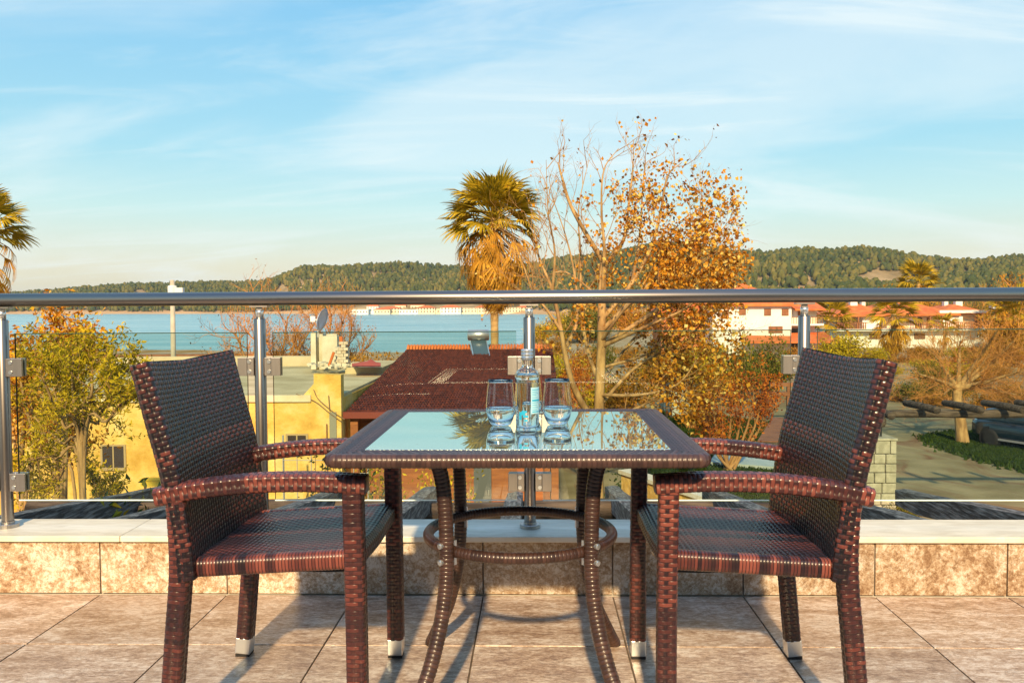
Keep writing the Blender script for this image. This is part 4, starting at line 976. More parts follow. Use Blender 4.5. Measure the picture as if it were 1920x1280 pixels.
def twig(mb, p, d, L, r, level, rg, out, lift=.12, wig=.16, kids=4, spread=.75, sides=4, shrink=.58, n=5):
    p = np.array(p, float); d = np.array(d, float); d /= np.linalg.norm(d); pts = [p]; dirs = []
    for i in range(n):
        d = d + rg.normal(0, wig, 3) + np.array((0, 0, lift)); d /= np.linalg.norm(d); p = p + d*L/n; pts.append(p); dirs.append(d.copy())
    mb.tube(pts, [r, r*.45], sides, cap=False)
    out.extend([(q, level) for q in pts[2:]])
    if level > 0:
        for k in range(kids):
            i = min(n-1, 1+int((k+rg.random())*(n-1)/kids)); q = pts[i+1]
            a = rg.normal(0, 1, 3); a -= dirs[i]*np.dot(a, dirs[i]); a /= np.linalg.norm(a)
            nd = dirs[i]*math.cos(spread)+a*math.sin(spread)*rg.uniform(.7, 1.2)
            twig(mb, q, nd, L*shrink*rg.uniform(.7, 1.2), r*.5, level-1, rg, out, lift, wig, kids, spread, max(3, sides-1), shrink, n)
m_bark = M('pale_bark', (.25, .14, .05), (.52, .33, .13), rough=.9, scale=6, stretch=(1, 1, .3), bump=.3, bscale=20, bdist=.02)
m_bark2 = M('warm_bark', (.30, .15, .05), (.44, .25, .09), rough=.9, scale=5, stretch=(1, 1, .3))
m_twig = M('orange_twigs', (.44, .17, .035), (.58, .27, .07), rough=.9, scale=2)
m_gold = tone_mat('golden_leaves', [(.12, .042, .005), (.38, .13, .008), (.60, .25, .015), (.70, .40, .05), (.76, .60, .20)], rough=.5, trans=.25, spec=.12)
m_rust = tone_mat('rusty_leaves', [(.16, .030, .008), (.48, .115, .010), (.64, .22, .02)], rough=.6, trans=.2, spec=.12)
m_olive = tone_mat('olive_leaves', [(.12, .115, .008), (.42, .31, .010), (.68, .47, .016), (.78, .57, .03)], rough=.5, trans=.3, spec=.12)
m_dkgrn = tone_mat('dark_glossy_leaves', [(.012, .03, .008), (.03, .055, .012), (.07, .085, .012), (.30, .23, .02)], rough=.3, trans=.15, spec=.12)
m_scrub = tone_mat('dry_scrub', [(.14, .075, .010), (.36, .17, .015), (.55, .26, .025)], rough=.8, trans=.2, spec=.12)
m_scrubg = tone_mat('green_scrub', [(.05, .06, .012), (.12, .125, .018), (.26, .22, .03)], rough=.8, trans=.2, spec=.12)
m_palm = tone_mat('palm_leaf_green', [(.12, .12, .010), (.36, .25, .012), (.60, .40, .025)], rough=.45, trans=.2, spec=.12)
m_palmd = tone_mat('palm_leaf_dead', [(.22, .09, .012), (.50, .245, .025), (.66, .37, .05)], rough=.8, trans=.15, spec=.12)
m_ptrunk = M('palm_trunk', (.34, .20, .07), (.50, .33, .13), rough=.95, scale=2, stretch=(1, 1, 6), bump=.6, bscale=9, bdist=.03)
m_grass = tone_mat('lawn_grass', [(.018, .040, .006), (.035, .065, .008), (.06, .085, .012)], rough=.8, trans=.2, spec=.12)

# ---- fan palms: trunk, hanging skirt and every frond a part
def frond_mesh(seed, fan, droop, nb=20, fold=.3):
    rg = np.random.default_rng(seed); V, Fq, T = [], [], []
    def strip(pts, w, tn):
        for a in range(len(pts)-1):
            o = len(V); p0, p1 = pts[a], pts[a+1]; s0, s1 = w[a], w[a+1]
            V.extend([p0-s0, p0+s0, p1+s1, p1-s1]); Fq.append((o, o+1, o+2, o+3)); T.extend([tn]*4)
    pet = [np.array((x, 0, -.06*x*x)) for x in (0, .3, .6, .85)]
    strip(pet, [np.array((0, .022, 0))]*4, .5); strip(pet, [np.array((0, 0, .015))]*4, .5)
    o0 = pet[-1]
    for k in range(nb):
        ph = math.radians(-fan+2*fan*(k+.5)/nb+rg.uniform(-3, 3)); R = rg.uniform(.72, .98)*(1-.18*abs(math.sin(ph)))
        d = np.array((math.cos(ph), math.sin(ph), 0)); s = np.array((-d[1], d[0], fold*(1 if k % 2 else -1))); tn = rg.uniform(.1, 1)
        pts = []
        for r in (.0, .3, .62, .86, 1.0):
            pts.append(o0+d*R*r*(1-.28*droop*r*r)+np.array((0, 0, -droop*.75*R*r**2.4)))
        wb = .82 if fan > 60 else .55; strip(pts, [s*.008*wb, s*.034*wb, s*.030*wb, s*.018*wb, s*.002], tn)
    return np.array(V), np.array(Fq), np.array(T)
proto = {}
def frond(kind, k):
    key = (kind, k)
    if key not in proto:
        V, Q, T = frond_mesh(100+k+(50 if kind == 'd' else 0), 78 if kind == 'g' else 46, (.38, .58, .22)[k] if kind == 'g' else (1.0, .75, .5)[k], 24 if kind == 'g' else 15)
        o = np_mesh('frond', V, Q, m_palm if kind == 'g' else m_palmd, None, T, smooth=False); proto[key] = o.data
        bpy.data.objects.remove(o)
    return proto[key]
def palm(name, label, c, base_z, sc_, ng, nd, rt_, seed, skirt=1.0, group=None):
    rg = random.Random(seed); t = thing(name, label, 'palm', (c[0], c[1], base_z), group)
    h = c[2]-base_z
    prof = [(rt_*1.35, -.3), (rt_*1.05, .5)]+[(rt_*(.95+.07*((i % 2))), .5+(h-.6)*i/26) for i in range(1, 27)]+[(rt_*.6, h)]
    MB().lathe(prof, (c[0], c[1], base_z), 14).build('trunk', m_ptrunk, t, smooth=True)
    def put(kind, az, el, s, z, rad=0.0):
        o = bpy.data.objects.new('frond', frond(kind, rg.randrange(3))); C.objects.link(o); o.parent = t
        M_ = Matrix.Rotation(az, 4, 'Z') @ Matrix.Rotation(-el, 4, 'Y') @ Matrix.Rotation(rg.uniform(-.5, .5), 4, 'X')
        o.matrix_local = Matrix.Translation((rad*math.cos(az), rad*math.sin(az), h+z)) @ M_ @ Matrix.Scale(s*sc_*rg.uniform(.85, 1.12), 4)
    for i in range(ng):
        f = (i+.5)/ng; put('g', i*2.39996+rg.uniform(-.2, .2), math.radians(82-98*f**.9), 1.0, -.10*f*sc_, .05)
    for i in range(nd):
        f = (i+.5)/nd; put('d', i*2.39996+rg.uniform(-.3, .3), math.radians(-18-62*f**.8), 1.04-.1*f, (-.15-1.55*f*skirt)*sc_, rt_*.9)
    return t
c = P(926, 408, 32)
palm('fan_palm', 'tall fan palm with golden dead skirt left of the golden tree', c, GZ, 1.13, 70, 96, .145, 3, 1.05)
c = P(-42, 428, 25)
palm('fan_palm', 'fan palm cut off by the left edge of the photo', c, GZ, .92, 44, 26, .15, 8, 1.25)
c = P(1676, 588, 72); palm('fan_palm', 'short bright fan palm in front of the white villa', c, GZ, 1.35, 30, 34, .22, 12, .7)
c = P(1722, 528, 110); palm('fan_palm', 'bushy yellow palm rising behind the villa roof, over the handrail', c, GZ, 1.9, 34, 26, .25, 15, .4)
c = P(1552, 598, 86); palm('fan_palm', 'dark spiky palm between the white house and the villa', c, GZ, 1.7, 30, 8, .2, 18, .3)
c = P(1772, 612, 78); palm('fan_palm', 'low green palm right of the short bright palm before the villa', c, GZ, .95, 20, 8, .15, 21, .3)
c = P(1905, 590, 88); palm('fan_palm', 'shaggy golden palm at the right edge beside the villa', c, GZ, 2.0, 40, 60, .25, 24, 1.1)

# ---- big golden tree in the middle
Y0 = 20.0
base = P(1121, 950, Y0); base[2] = GZ
gt = thing('golden_tree', 'big half-bare tree with golden autumn leaves right of the palm', 'tree', base)
rg = np.random.default_rng(21)
limbs = [([(1121, 952, 0), (1120, 860, 0), (1123, 770, 0), (1128, 640, 0), (1129, 545, .1), (1132, 490, .1)], .15, .075),
         ([(1132, 492, .1), (1100, 440, -.2), (1070, 385, -.3), (1053, 330, -.3), (1046, 305, -.2)], .062, .012),
         ([(1131, 500, .1), (1168, 452, .5), (1178, 390, .6), (1186, 320, .7), (1188, 262, .7)], .055, .006),
         ([(1129, 560, 0), (1133, 470, -.5), (1128, 400, -.7), (1132, 320, -.7), (1160, 278, -.6)], .05, .006),
         ([(1128, 600, 0), (1185, 530, .3), (1222, 460, .5), (1240, 390, .5), (1252, 330, .5), (1278, 305, .5)], .06, .008),
         ([(1128, 620, 0), (1215, 535, -.5), (1275, 480, -.8), (1312, 430, -.9), (1318, 365, -.9)], .06, .008),
         ([(1127, 650, 0), (1240, 575, .6), (1310, 520, .9), (1335, 470, 1.0), (1355, 415, 1.0)], .06, .008),
         ([(1128, 650, 0), (1215, 610, -1.0), (1290, 575, -1.4), (1318, 535, -1.5)], .05, .01),
         ([(1124, 760, 0), (1190, 690, .5), (1260, 650, .8), (1330, 620, .9)], .05, .012),
         ([(1126, 690, 0), (1210, 665, .9), (1285, 625, 1.3), (1315, 575, 1.4)], .04, .010),
         ([(1126, 640, 0), (1180, 570, -1.2), (1230, 540, -1.6), (1290, 500, -1.8)], .04, .010),
         ([(1124, 720, 0), (1175, 650, 1.4), (1220, 600, 1.8), (1255, 560, 2.0)], .04, .010),
         ([(1124, 790, 0), (1180, 770, .9), (1240, 745, 1.2), (1290, 735, 1.3)], .035, .010),
         ([(1124, 740, 0), (1200, 740, -.9), (1270, 720, -1.2), (1310, 670, -1.3)], .045, .012),
         ([(1122, 800, 0), (1085, 745, -.4), (1065, 690, -.6), (1052, 620, -.7), (1036, 545, -.7), (1010, 480, -.6), (1000, 420, -.6)], .085, .010),
         ([(1060, 655, -.6), (1082, 600, -.2), (1078, 520, 0), (1060, 440, .1), (1028, 350, .1)], .05, .006),
         ([(1052, 620, -.7), (1025, 580, -.9), (1000, 548, -1.0), (972, 470, -1)], .04, .006),
         ([(1123, 720, 0), (1098, 640, .6), (1090, 560, .8), (1088, 470, .9), (1085, 390, .9), (1104, 300, .9)], .055, .006),
         ([(1036, 545, -.7), (1040, 470, -1.0), (1028, 400, -1.1), (1024, 300, -1.1)], .035, .005),
         ([(1185, 530, .3), (1200, 440, 1.2), (1205, 350, 1.4), (1211, 300, 1.4)], .04, .005),
         ([(1128, 560, 0), (1060, 510, .8), (1010, 520, 1.2), (985, 480, 1.3)], .03, .005)]
tr = MB(); tw = MB(); nodes = []
for li, (pp, r0, r1) in enumerate(limbs):
    pts = bez([P(px, py, Y0+dy) for px, py, dy in pp], 6); tr.tube(pts, [r0, r1], 8 if r0 > .07 else 6, cap=False)
    m_ = len(pts); ntw = 9 if li else 5
    for k in range(ntw):
        i = int(m_*(.25 + .72*(k+rg.random())/ntw)) if li else int(m_*(.45+.5*rg.random()))
        i = min(i, m_-2); d = pts[i+1]-pts[i]; d /= np.linalg.norm(d)
        a = rg.normal(0, 1, 3); a -= d*np.dot(a, d); a /= np.linalg.norm(a)
        twig(tw, pts[i], d*.75+a*.65+np.array((0, 0, .15)), rg.uniform(.6, 1.3)*(1 if pts[i][2] < 2.6 else .6), .010, 2, rg, nodes, lift=.10, kids=3 if pts[i][2] > 2 else 4, shrink=.55, wig=.12)
tr.build('trunk', m_bark, gt, smooth=True); tw.build('twigs', m_bark2, gt)
nodes_p = np.array([q for q, l in nodes]); lev = np.array([l for q, l in nodes])
def to_px(p):
    d = np.asarray(p)-CAM; z = d @ fw
    return 960+F*(d @ rt2)/z, 640-F*(d @ up2)/z
ppx, ppy = to_px(nodes_p)
# leaves hang on mostly on the right-hand and lower branches
pr = np.clip((ppx-1080)/170, 0, 1)*np.clip((ppy-290)/90, .05, 1) + .55*np.clip((ppy-500)/120, 0, 1)*np.clip((ppx-985)/90, .15, 1) + .03
sel = (ppx < 1400) & (rg.random(len(nodes_p)) < np.clip(pr, 0, 1)*np.where(lev == 2, .25, .62)*np.where((ppx > 1140) & (ppy < 545), 1.35, 1))
low = sel & (ppy > 470)
lv = cat(leaves(nodes_p[sel], 2, .10, .090, .80, 5, 0, 1, .4), leaves(nodes_p[low], 1, .16, .088, .78, 6, 0, .9, .4))
np_mesh('foliage', lv[0], lv[1], m_gold, gt, lv[2], smooth=False, kind='stuff', label='golden and brown autumn leaves')
print('golden leaves', len(lv[1]), 'twigs', len(tw.f))

# ---- bare orange shrubs by the beach on the left
bs_ = [([(474, 690), (462, 640), (440, 600), (404, 590)], 'bare orange beach tree left of the second post', 477, [(482, 508, 1.5), (440, 560, 1.4), (500, 560, 1.3), (420, 600, 1.0)]),
       ([(520, 690)], 'bare orange beach tree right of the second post', 525, [(540, 530, 1.3), (560, 560, 1.2), (505, 590, 1.0), (590, 545, 1.2)]),
       ([(612, 690)], 'bare orange beach tree behind the satellite dish', 612, [(590, 512, 1.4), (622, 525, 1.4), (560, 590, 1.1), (650, 520, 1.3)]),
       ([(632, 690)], 'leaning bare orange beach tree right of the satellite dish', 640, [(660, 560, 1.3), (690, 585, 1.2), (655, 610, 1.0)])]
for bi, (_, lab, bx_, tips) in enumerate(bs_):
    Y = 44+bi*1.5; b0 = P(bx_, 735, Y); b0[2] = float(land_z(np.array(b0[0]), np.array(Y)))
    t = thing('bare_tree', lab, 'tree', b0, 'bare orange trees by the beach'); mb = MB(); tw = MB(); nd = []; rg = np.random.default_rng(60+bi)
    for (px, py, s) in tips:
        e = P(px, py+62, Y+rg.uniform(-.8, .8)); fk = b0+(e-b0)*.35; fk[2] = b0[2]+(e[2]-b0[2])*.42; fk[0] = b0[0]+(e[0]-b0[0])*.22
        pts = bez([b0, fk, b0+(e-b0)*np.array((.6, .6, .7)), e], 6); mb.tube(pts, [.11, .02], 6, cap=False)
        for k in range(13):
            i = int(len(pts)*(.35+.62*rg.random())); i = min(i, len(pts)-2); d = pts[i+1]-pts[i]; d /= np.linalg.norm(d); a = rg.normal(0, 1, 3)
            twig(tw, pts[i], d+a*.75, s*rg.uniform(.6, 1.1), .028, 2, rg, nd, lift=.12, kids=4, wig=.2, shrink=.6)
    mb.build('trunk', m_bark2, t, smooth=True); tw.build('twigs', m_twig, t)
    q = np.array([p for p, l in nd if l == 0]); lv = leaves(q[::6], 1, .1, .11, .5, 70+bi)
    np_mesh('foliage', lv[0], lv[1], m_scrub, t, lv[2], smooth=False, kind='stuff')

# ---- leafy yellow-green tree at the left, close to the terrace
Y = 8.0
def young_tree(name, label, px0, Y, limbs, leafmat, size, aspect, per, seed, ntw=9, tl=.55, spread=.07, cat_='tree', tlo=0, thi=1, group=None, r0=.045):
    rg = np.random.default_rng(seed); b0 = P(px0, 960, Y); b0[2] = GZ
    t = thing(name, label, cat_, b0, group); mb = MB(); tw = MB(); nd = []
    for pp in limbs:
        pts = bez([b0+np.array((rg.uniform(-.06, .06), 0, 0))]+[P(x, y, Y+dy) for x, y, dy in pp], 6); mb.tube(pts, [r0*(1 if pp is limbs[0] else .6), .006], 6, cap=False)
        for k in range(ntw):
            i = int(len(pts)*(.42+.57*(k+rg.random())/ntw)); i = min(i, len(pts)-2); d = pts[i+1]-pts[i]; d /= np.linalg.norm(d); a = rg.normal(0, 1, 3)
            twig(tw, pts[i], d*.8+a*.6, tl*rg.uniform(.6, 1.2), .006, 1, rg, nd, lift=.12, kids=4, wig=.16, shrink=.6)
    mb.build('trunk', m_bark, t, smooth=True); tw.build('twigs', m_bark2, t)
    q = np.array([p for p, l in nd]); lv = leaves(q, per, spread, size, aspect, seed+1, tlo, thi)
    np_mesh('foliage', lv[0], lv[1], leafmat, t, lv[2], smooth=False, kind='stuff')
    return t
young_tree('leafy_tree', 'feathery yellow-green tree in front of the yellow house, left of the chair', 152, Y,
           [[(155, 900, 0), (150, 820, 0), (138, 740, .1), (136, 690, .1), (140, 668, .1)], [(158, 860, 0), (185, 790, .1), (205, 730, .2), (215, 698, .2)], [(150, 850, 0), (110, 780, -.2), (85, 720, -.3), (72, 690, -.3)],
            [(155, 830, 0), (172, 740, -.3), (172, 700, -.3), (178, 672, -.3)], [(152, 880, 0), (115, 830, .4), (72, 790, .5), (55, 765, .5)], [(158, 840, 0), (200, 790, -.4), (225, 762, -.4), (232, 748, -.4)],
            [(150, 890, .1), (105, 860, 0), (70, 860, 0), (52, 885, 0)], [(140, 920, .1), (110, 895, .2), (88, 905, .2)], [(156, 820, .2), (190, 765, .3), (224, 722, .3)], [(154, 860, .2), (120, 800, .3), (105, 745, .3), (98, 712, .3)]],
           m_olive, .054, .32, 4, 31, 11, .30, .035, r0=.032)
young_tree('leafy_tree', 'slim golden-tipped tree reaching the handrail at the left', 100, 9.0,
           [[(105, 900, 0), (118, 780, 0), (130, 700, 0), (138, 650, 0), (141, 612, 0)], [(105, 880, 0), (60, 800, .3), (40, 720, .3), (34, 665, .3)], [(120, 760, 0), (112, 680, .1), (109, 648, .1)], [(126, 720, 0), (150, 670, -.1), (159, 645, -.1)]],
           m_gold, .062, .55, 3, 37, 8, .30, .05, tlo=.25, thi=.85)
young_tree('leafy_tree', 'yellow-leaved tree half hidden behind the leftmost post', 38, 10.5,
           [[(40, 900, 0), (45, 800, 0), (40, 740, 0), (35, 690, 0)], [(60, 880, 0), (75, 820, .2), (70, 760, .2)], [(30, 860, 0), (20, 780, .2), (15, 720, .2)], [(50, 900, 0), (90, 860, 0), (110, 830, 0)]],
           m_gold, .07, .4, 6, 41, 12, .5, .08, tlo=.1, thi=.7)
young_tree('young_tree', 'slender young shrub with upright leaves below the small square window', 186, 9.0,
           [[(188, 970, 0), (183, 940, 0), (178, 915, 0), (176, 900, 0)], [(190, 970, 0), (205, 950, .1), (208, 925, .1), (206, 905, .1)], [(186, 960, 0), (195, 940, -.1), (225, 930, -.1)]],
           m_olive, .05, .32, 4, 43, 8, .14, .025, cat_='shrub', r0=.02)
# dark leafy shrubs whose tops show just over the coping
for k, (px, py, Y, n_, lab) in enumerate(((95, 962, 5.2, 0, 'dark leafy shrub top showing over the coping beside the leftmost post'), (185, 958, 5.4, 0, 'dark leafy shrub top showing over the coping, second from the left'), (262, 955, 5.8, 0, 'dark leafy shrub top left of the left chair arm'),
                                        (600, 880, 11.5, 1, 'leafy shrub with yellow leaf tips behind the left chair'), (670, 900, 10.5, 1, 'dark leafy shrub under the near left table corner'), (720, 895, 11, 2, 'golden-leaved shrub behind the table, left'),
                                        (790, 890, 11.5, 2, 'golden-leaved shrub behind the curved table leg'), (870, 915, 12, 2, 'low golden shrub left of the middle post'))):
    rg = np.random.default_rng(200+k); c = P(px, py, Y); hw = (.16, .30, .38)[n_] if n_ else .17
    t = thing('leafy_shrub', lab, 'shrub', (c[0], Y, GZ), 'leafy shrubs below the terrace'); mb = MB(); nd = []
    for q in range(9):
        e = c+np.array((rg.normal(0, hw*.7), rg.normal(0, hw*.5), rg.uniform(-.45, .08 if n_ == 0 else .3)))
        b0 = np.array((c[0]+rg.normal(0, .05), Y, GZ)); pts = bez([b0, (b0+e)/2+np.array((rg.normal(0, .08), 0, 0)), e], 6); mb.tube(pts, [.02, .004], 4, cap=False)
        for p in pts[-8:]: nd += [p+rg.normal(0, .07, 3) for _ in range(5)]
    mb.build('stems', m_bark2, t)
    lv = leaves(np.array(nd), 2, .06, (.075, .075, .065)[n_], .42, 300+k)
    np_mesh('foliage', lv[0], lv[1], (m_dkgrn, m_dkgrn, m_olive)[n_], t, lv[2]*(.85 if n_ == 0 else 1), smooth=False, kind='stuff')

# ---- rusty orange shrub on the lawn
b0 = G(1366, 884, GZ); Y = b0[1]
t = thing('rusty_shrub', 'many-stemmed shrub with rusty orange leaves on the lawn', 'shrub', b0); mb = MB(); tw = MB(); nd = []; rg = np.random.default_rng(90)
for px, py, mid in ((1318, 748, 1340), (1332, 712, 1345), (1350, 700, 1355), (1372, 715, 1368), (1395, 700, 1385), (1418, 692, 1400), (1440, 685, 1415), (1455, 705, 1420), (1440, 745, 1410), (1330, 790, 1345)):
    e = P(px, py+20, Y+rg.uniform(-.5, .5)); m_ = P(mid, (py+884)/2+15, Y+rg.uniform(-.2, .2))
    pts = bez([b0+np.array((rg.uniform(-.12, .12), rg.uniform(-.1, .1), 0)), m_, e], 7); mb.tube(pts, [.055, .008], 6, cap=False)
    for k in range(12):
        i = min(len(pts)-2, int(len(pts)*(.35+.6*rg.random()))); d = pts[i+1]-pts[i]; d /= np.linalg.norm(d)
        twig(tw, pts[i], d+rg.normal(0, .55, 3), rg.uniform(.3, .65), .008, 1, rg, nd, lift=.15, kids=4)
mb.build('trunk', m_bark2, t, smooth=True); tw.build('twigs', m_twig, t)
q = np.array([p for p, l in nd]); lv = leaves(q, 2, .07, .075, .6, 91); np_mesh('foliage', lv[0], lv[1], m_rust, t, lv[2], smooth=False, kind='stuff')

# ---- sprawling bare tree by the parked car
b0 = G(1806, 834, GZ); Y = float(b0[1])
t = thing('sprawling_tree', 'sprawling leafless tree with orange twigs beside the parked car', 'tree', b0); mb = MB(); tw = MB(); nd = []; rg = np.random.default_rng(95)
mb.tube(bez([b0-np.array((0, 0, .2)), P(1801, 790, Y), P(1795, 745, Y), P(1797, 720, Y)], 5), [.24, .19, .165, .15, .14, .12], 10, cap=False)
for px, py, mx, my in ((1856, 664, 1822, 705), (1900, 640, 1850, 690), (1750, 660, 1775, 700), (1720, 700, 1765, 715), (1930, 690, 1860, 712), (1800, 640, 1798, 685), (1840, 720, 1815, 725), (1905, 740, 1850, 728), (1770, 740, 1785, 725), (1870, 620, 1830, 680)):
    e = P(px, py, Y+rg.uniform(-1.5, 1.5)); pts = bez([P(1797, 728, Y), P(mx, my, Y+rg.uniform(-.4, .4)), e], 6); mb.tube(pts, [.10, .02], 6, cap=False)
    for k in range(15):
        i = min(len(pts)-2, int(len(pts)*(.25+.72*rg.random()))); d = pts[i+1]-pts[i]; d /= np.linalg.norm(d)
        twig(tw, pts[i], d+rg.normal(0, .6, 3), rg.uniform(.6, 1.2), .013, 2, rg, nd, lift=.03, kids=4, wig=.22, shrink=.6)
mb.build('trunk', m_bark, t, smooth=True); tw.build('twigs', m_twig, t)
print('sprawl', len(tw.f))

# ---- scrub: protos copied along the right-hand flats
def scrub_proto(seed, leafmat, twigm, size, lp):
    rg = np.random.default_rng(seed); nd = []; tw = MB()
    for k in range(22):
        a = rg.uniform(0, 2*math.pi); d = np.array((math.cos(a)*rg.uniform(.1, .9), math.sin(a)*rg.uniform(.1, .9), 1))
        twig(tw, (rg.normal(0, .1), rg.normal(0, .1), 0), d, rg.uniform(.6, 1.0), .016, 1, rg, nd, lift=.06, kids=5, wig=.15, sides=3)
    q = np.array([p for p, l in nd]); lv = leaves(q, lp, .07, size, .45, seed+1)
    return tw, lv, leafmat, twigm
protos = [scrub_proto(401, m_scrub, m_twig, .09, 3), scrub_proto(402, m_scrubg, m_bark2, .085, 6), scrub_proto(403, m_olive, m_bark2, .085, 6), scrub_proto(404, m_scrub, m_twig, .07, 1), scrub_proto(405, m_rust, m_twig, .08, 3)]
pm = {}
def scrub(k, pos, s, sz, lab, group, name='scrub_bush'):
    tw, lv, lm, tm_ = protos[k]
    t = thing(name, lab, 'bush', pos, group); t.scale = (s, s, sz); t.rotation_euler = (0, 0, random.Random(int(pos[0]*100)).uniform(0, 6))
    if k not in pm:
        a = tw.build('twigs', tm_); b = np_mesh('foliage', lv[0], lv[1], lm, None, lv[2], smooth=False); b['kind'] = 'stuff'; pm[k] = (a.data, b.data); 
        for o in (a, b): bpy.data.objects.remove(o)
    for nm, me in zip(('twigs', 'foliage'), pm[k]):
        o = bpy.data.objects.new(nm, me); C.objects.link(o); o.parent = t
        if nm == 'foliage': o['kind'] = 'stuff'
KN = ['dry orange', 'dull green', 'bright yellow-green', 'bare twiggy', 'rusty brown']
rr = random.Random(77)
rows = []
for i in range(44):           # belt in front of the houses
    px = 1310+rr.uniform(0, 660); Y = rr.uniform(48, 74); rows.append((px, Y, rr.choice((0, 0, 1, 2, 3, 4)), rr.uniform(1.1, 2.0), rr.uniform(.65, 1.25), 'belt of scrub before the white houses', 'before the white houses'))
for i in range(16):           # dry clumps on the open flat
    px = 1620+rr.uniform(0, 340); Y = rr.uniform(36, 48); rows.append((px, Y, rr.choice((0, 3, 3, 1)), rr.uniform(.9, 1.6), rr.uniform(.5, .9), 'low dry clumps on the open flat', 'low on the open sandy flat'))
for i in range(34):           # behind the houses and golden tree
    px = 1000+rr.uniform(0, 960); Y = rr.uniform(100, 150); rows.append((px, Y, rr.choice((0, 0, 4, 2, 1)), rr.uniform(2.6, 4.2), rr.uniform(2.2, 4.0), 'tall scrub behind the white houses', 'behind the white houses'))
for i in range(24):
    px = 985+rr.uniform(0, 360); Y = rr.uniform(30, 70); rows.append((px, Y, rr.choice((0, 2, 1, 0, 4)), rr.uniform(1.1, 1.9), rr.uniform(1.0, 1.9), 'scrub behind the golden tree', 'behind the golden tree'))
for px, Y, k, s, sz, grp, wh in rows:
    c = P(px, 600, Y); z = float(land_z(np.array(c[0]), np.array(Y)))
    lm = [(1060, 'left of the trunk'), (1180, 'beside the tree trunk'), (1300, 'under its right-hand branches'), (1400, 'below the left part of the white house'), (1480, 'below the shuttered windows'), (1560, 'near the third post'),
          (1640, 'below the villa left end'), (1720, 'by the short bright palm'), (1800, 'below the villa middle'), (1880, 'below the villa right end'), (9999, 'at the right edge')]
    at_ = next(n for x, n in lm if px < x)
    scrub(k, (c[0], Y, z-.05), s, sz, KN[k]+' bush '+wh+', '+at_, grp+', '+KN[k])
# tall orange and green bushes at particular places
for px, Y, k, s, sz, lab in ((1592, 62, 2, 2.6, 2.1, 'round yellow-green bush below the left end of the villa'), (1885, 64, 0, 2.8, 3.0, 'tall orange bush right of the villa'), (1380, 40, 1, 1.7, 2.3, 'dark green bush in front of the white house'),
                            (1440, 44, 1, 1.9, 2.2, 'broad dull green bush below the white house wall'), (1310, 38, 2, 1.6, 2.2, 'bright leafy bush at the right foot of the golden tree'), (1690, 128, 0, 5, 5.5, 'orange tree-like bush beside the yellow palm behind the villa'),
                            (1895, 150, 0, 6, 7.0, 'pale orange thicket rising over the handrail at the right edge'), (1840, 160, 3, 5, 6.0, 'bare thicket rising over the handrail left of the right edge')):
    c = P(px, 600, Y); scrub(k, (c[0], Y, float(land_z(np.array(c[0]), np.array(Y)))-.05), s, sz, lab, None, 'tall_bush')
c = P(1700, 963, 13.5); scrub(1, (*G(1690, 985, GZ)[:2], GZ), .5, .42, 'small dark bush on the lane beside the stone pillar', None, 'tall_bush')
# dry grass on the dune and beach grass tufts behind the flat roof
for i, (px, Y) in enumerate(((660, 34), (690, 34.5), (720, 35), (705, 36), (560, 36), (585, 37), (540, 37), (960, 60), (985, 64), (1000, 70))):
    c = P(px, 650, Y); scrub(0 if i < 7 else 3, (c[0], Y, float(land_z(np.array(c[0]), np.array(Y)))), 1.1, 2.0 if i < 4 else 1.7, 'orange grass clump between the flat roof and the beach', 'orange grass clumps by the beach')

# ---- lawn and grass patches
def grass_sheet(name, poly, seed, n, lab, h=.10):
    rg = np.random.default_rng(seed); P3 = [G(x, y, GZ) for x, y in poly]
    A = np.array([p[:2] for p in P3]); lo, hi = A.min(0), A.max(0)
    q = rg.uniform(lo, hi, (n*4, 2)); ins = np.zeros(len(q), bool); m_ = len(A)
    for i in range(m_):
        a, b = A[i], A[(i+1) % m_]; cnd = ((a[1] > q[:, 1]) != (b[1] > q[:, 1])) & (q[:, 0] < (b[0]-a[0])*(q[:, 1]-a[1])/(b[1]-a[1]+1e-9)+a[0]); ins ^= cnd
    q = q[ins][:n]; q = q + rg.normal(0, .22, q.shape)*(rg.random((len(q), 1)) < .5); n = len(q); z = land_z(q[:, 0], q[:, 1])
    c = np.stack([q[:, 0], q[:, 1], z-.01], -1); a = rg.uniform(0, 6.28, n); s = np.stack([np.cos(a), np.sin(a), 0*a], -1)*rg.uniform(.03, .07, n)[:, None]
    tip = c + np.stack([rg.normal(0, .05, n), rg.normal(0, .05, n), h*rg.uniform(.5, 1.4, n)], -1)
    V = np.stack([c-s, c+s, tip], 1).reshape(-1, 3); Q = (np.arange(n)*3)[:, None]+np.array([[0, 1, 2]])
    o = np_mesh(name, V, Q, m_grass, None, np.repeat(rg.random(n), 3), smooth=False, kind='stuff'); tag(o, lab, 'grass')
grass_sheet('lawn', [(1150, 985), (1300, 985), (1640, 985), (1600, 930), (1500, 850), (1480, 800), (1250, 770), (1200, 830)], 1, 60000, 'short dark green lawn behind the right chair')
grass_sheet('grass_patch', [(1735, 822), (1790, 812), (1860, 815), (1960, 835), (1990, 880), (1960, 892), (1860, 868), (1780, 845)], 2, 26000, 'green grass patch under the sprawling tree and the car', .12)

# ================================================================= COURTYARD THINGS
m_log = M('weathered_log', (.045, .034, .026), (.14, .105, .075), spec=.2, rough=.85, scale=3, stretch=(1, 6, 6), bump=.5, bscale=14, bdist=.02)
m_raft = M('weathered_rafter', (.05, .043, .037), (.27, .255, .235), rough=.8, scale=14, stretch=(5, .45, 5), detail=9, bump=.6, bscale=30, bdist=.012, lo=.44, hi=.64)
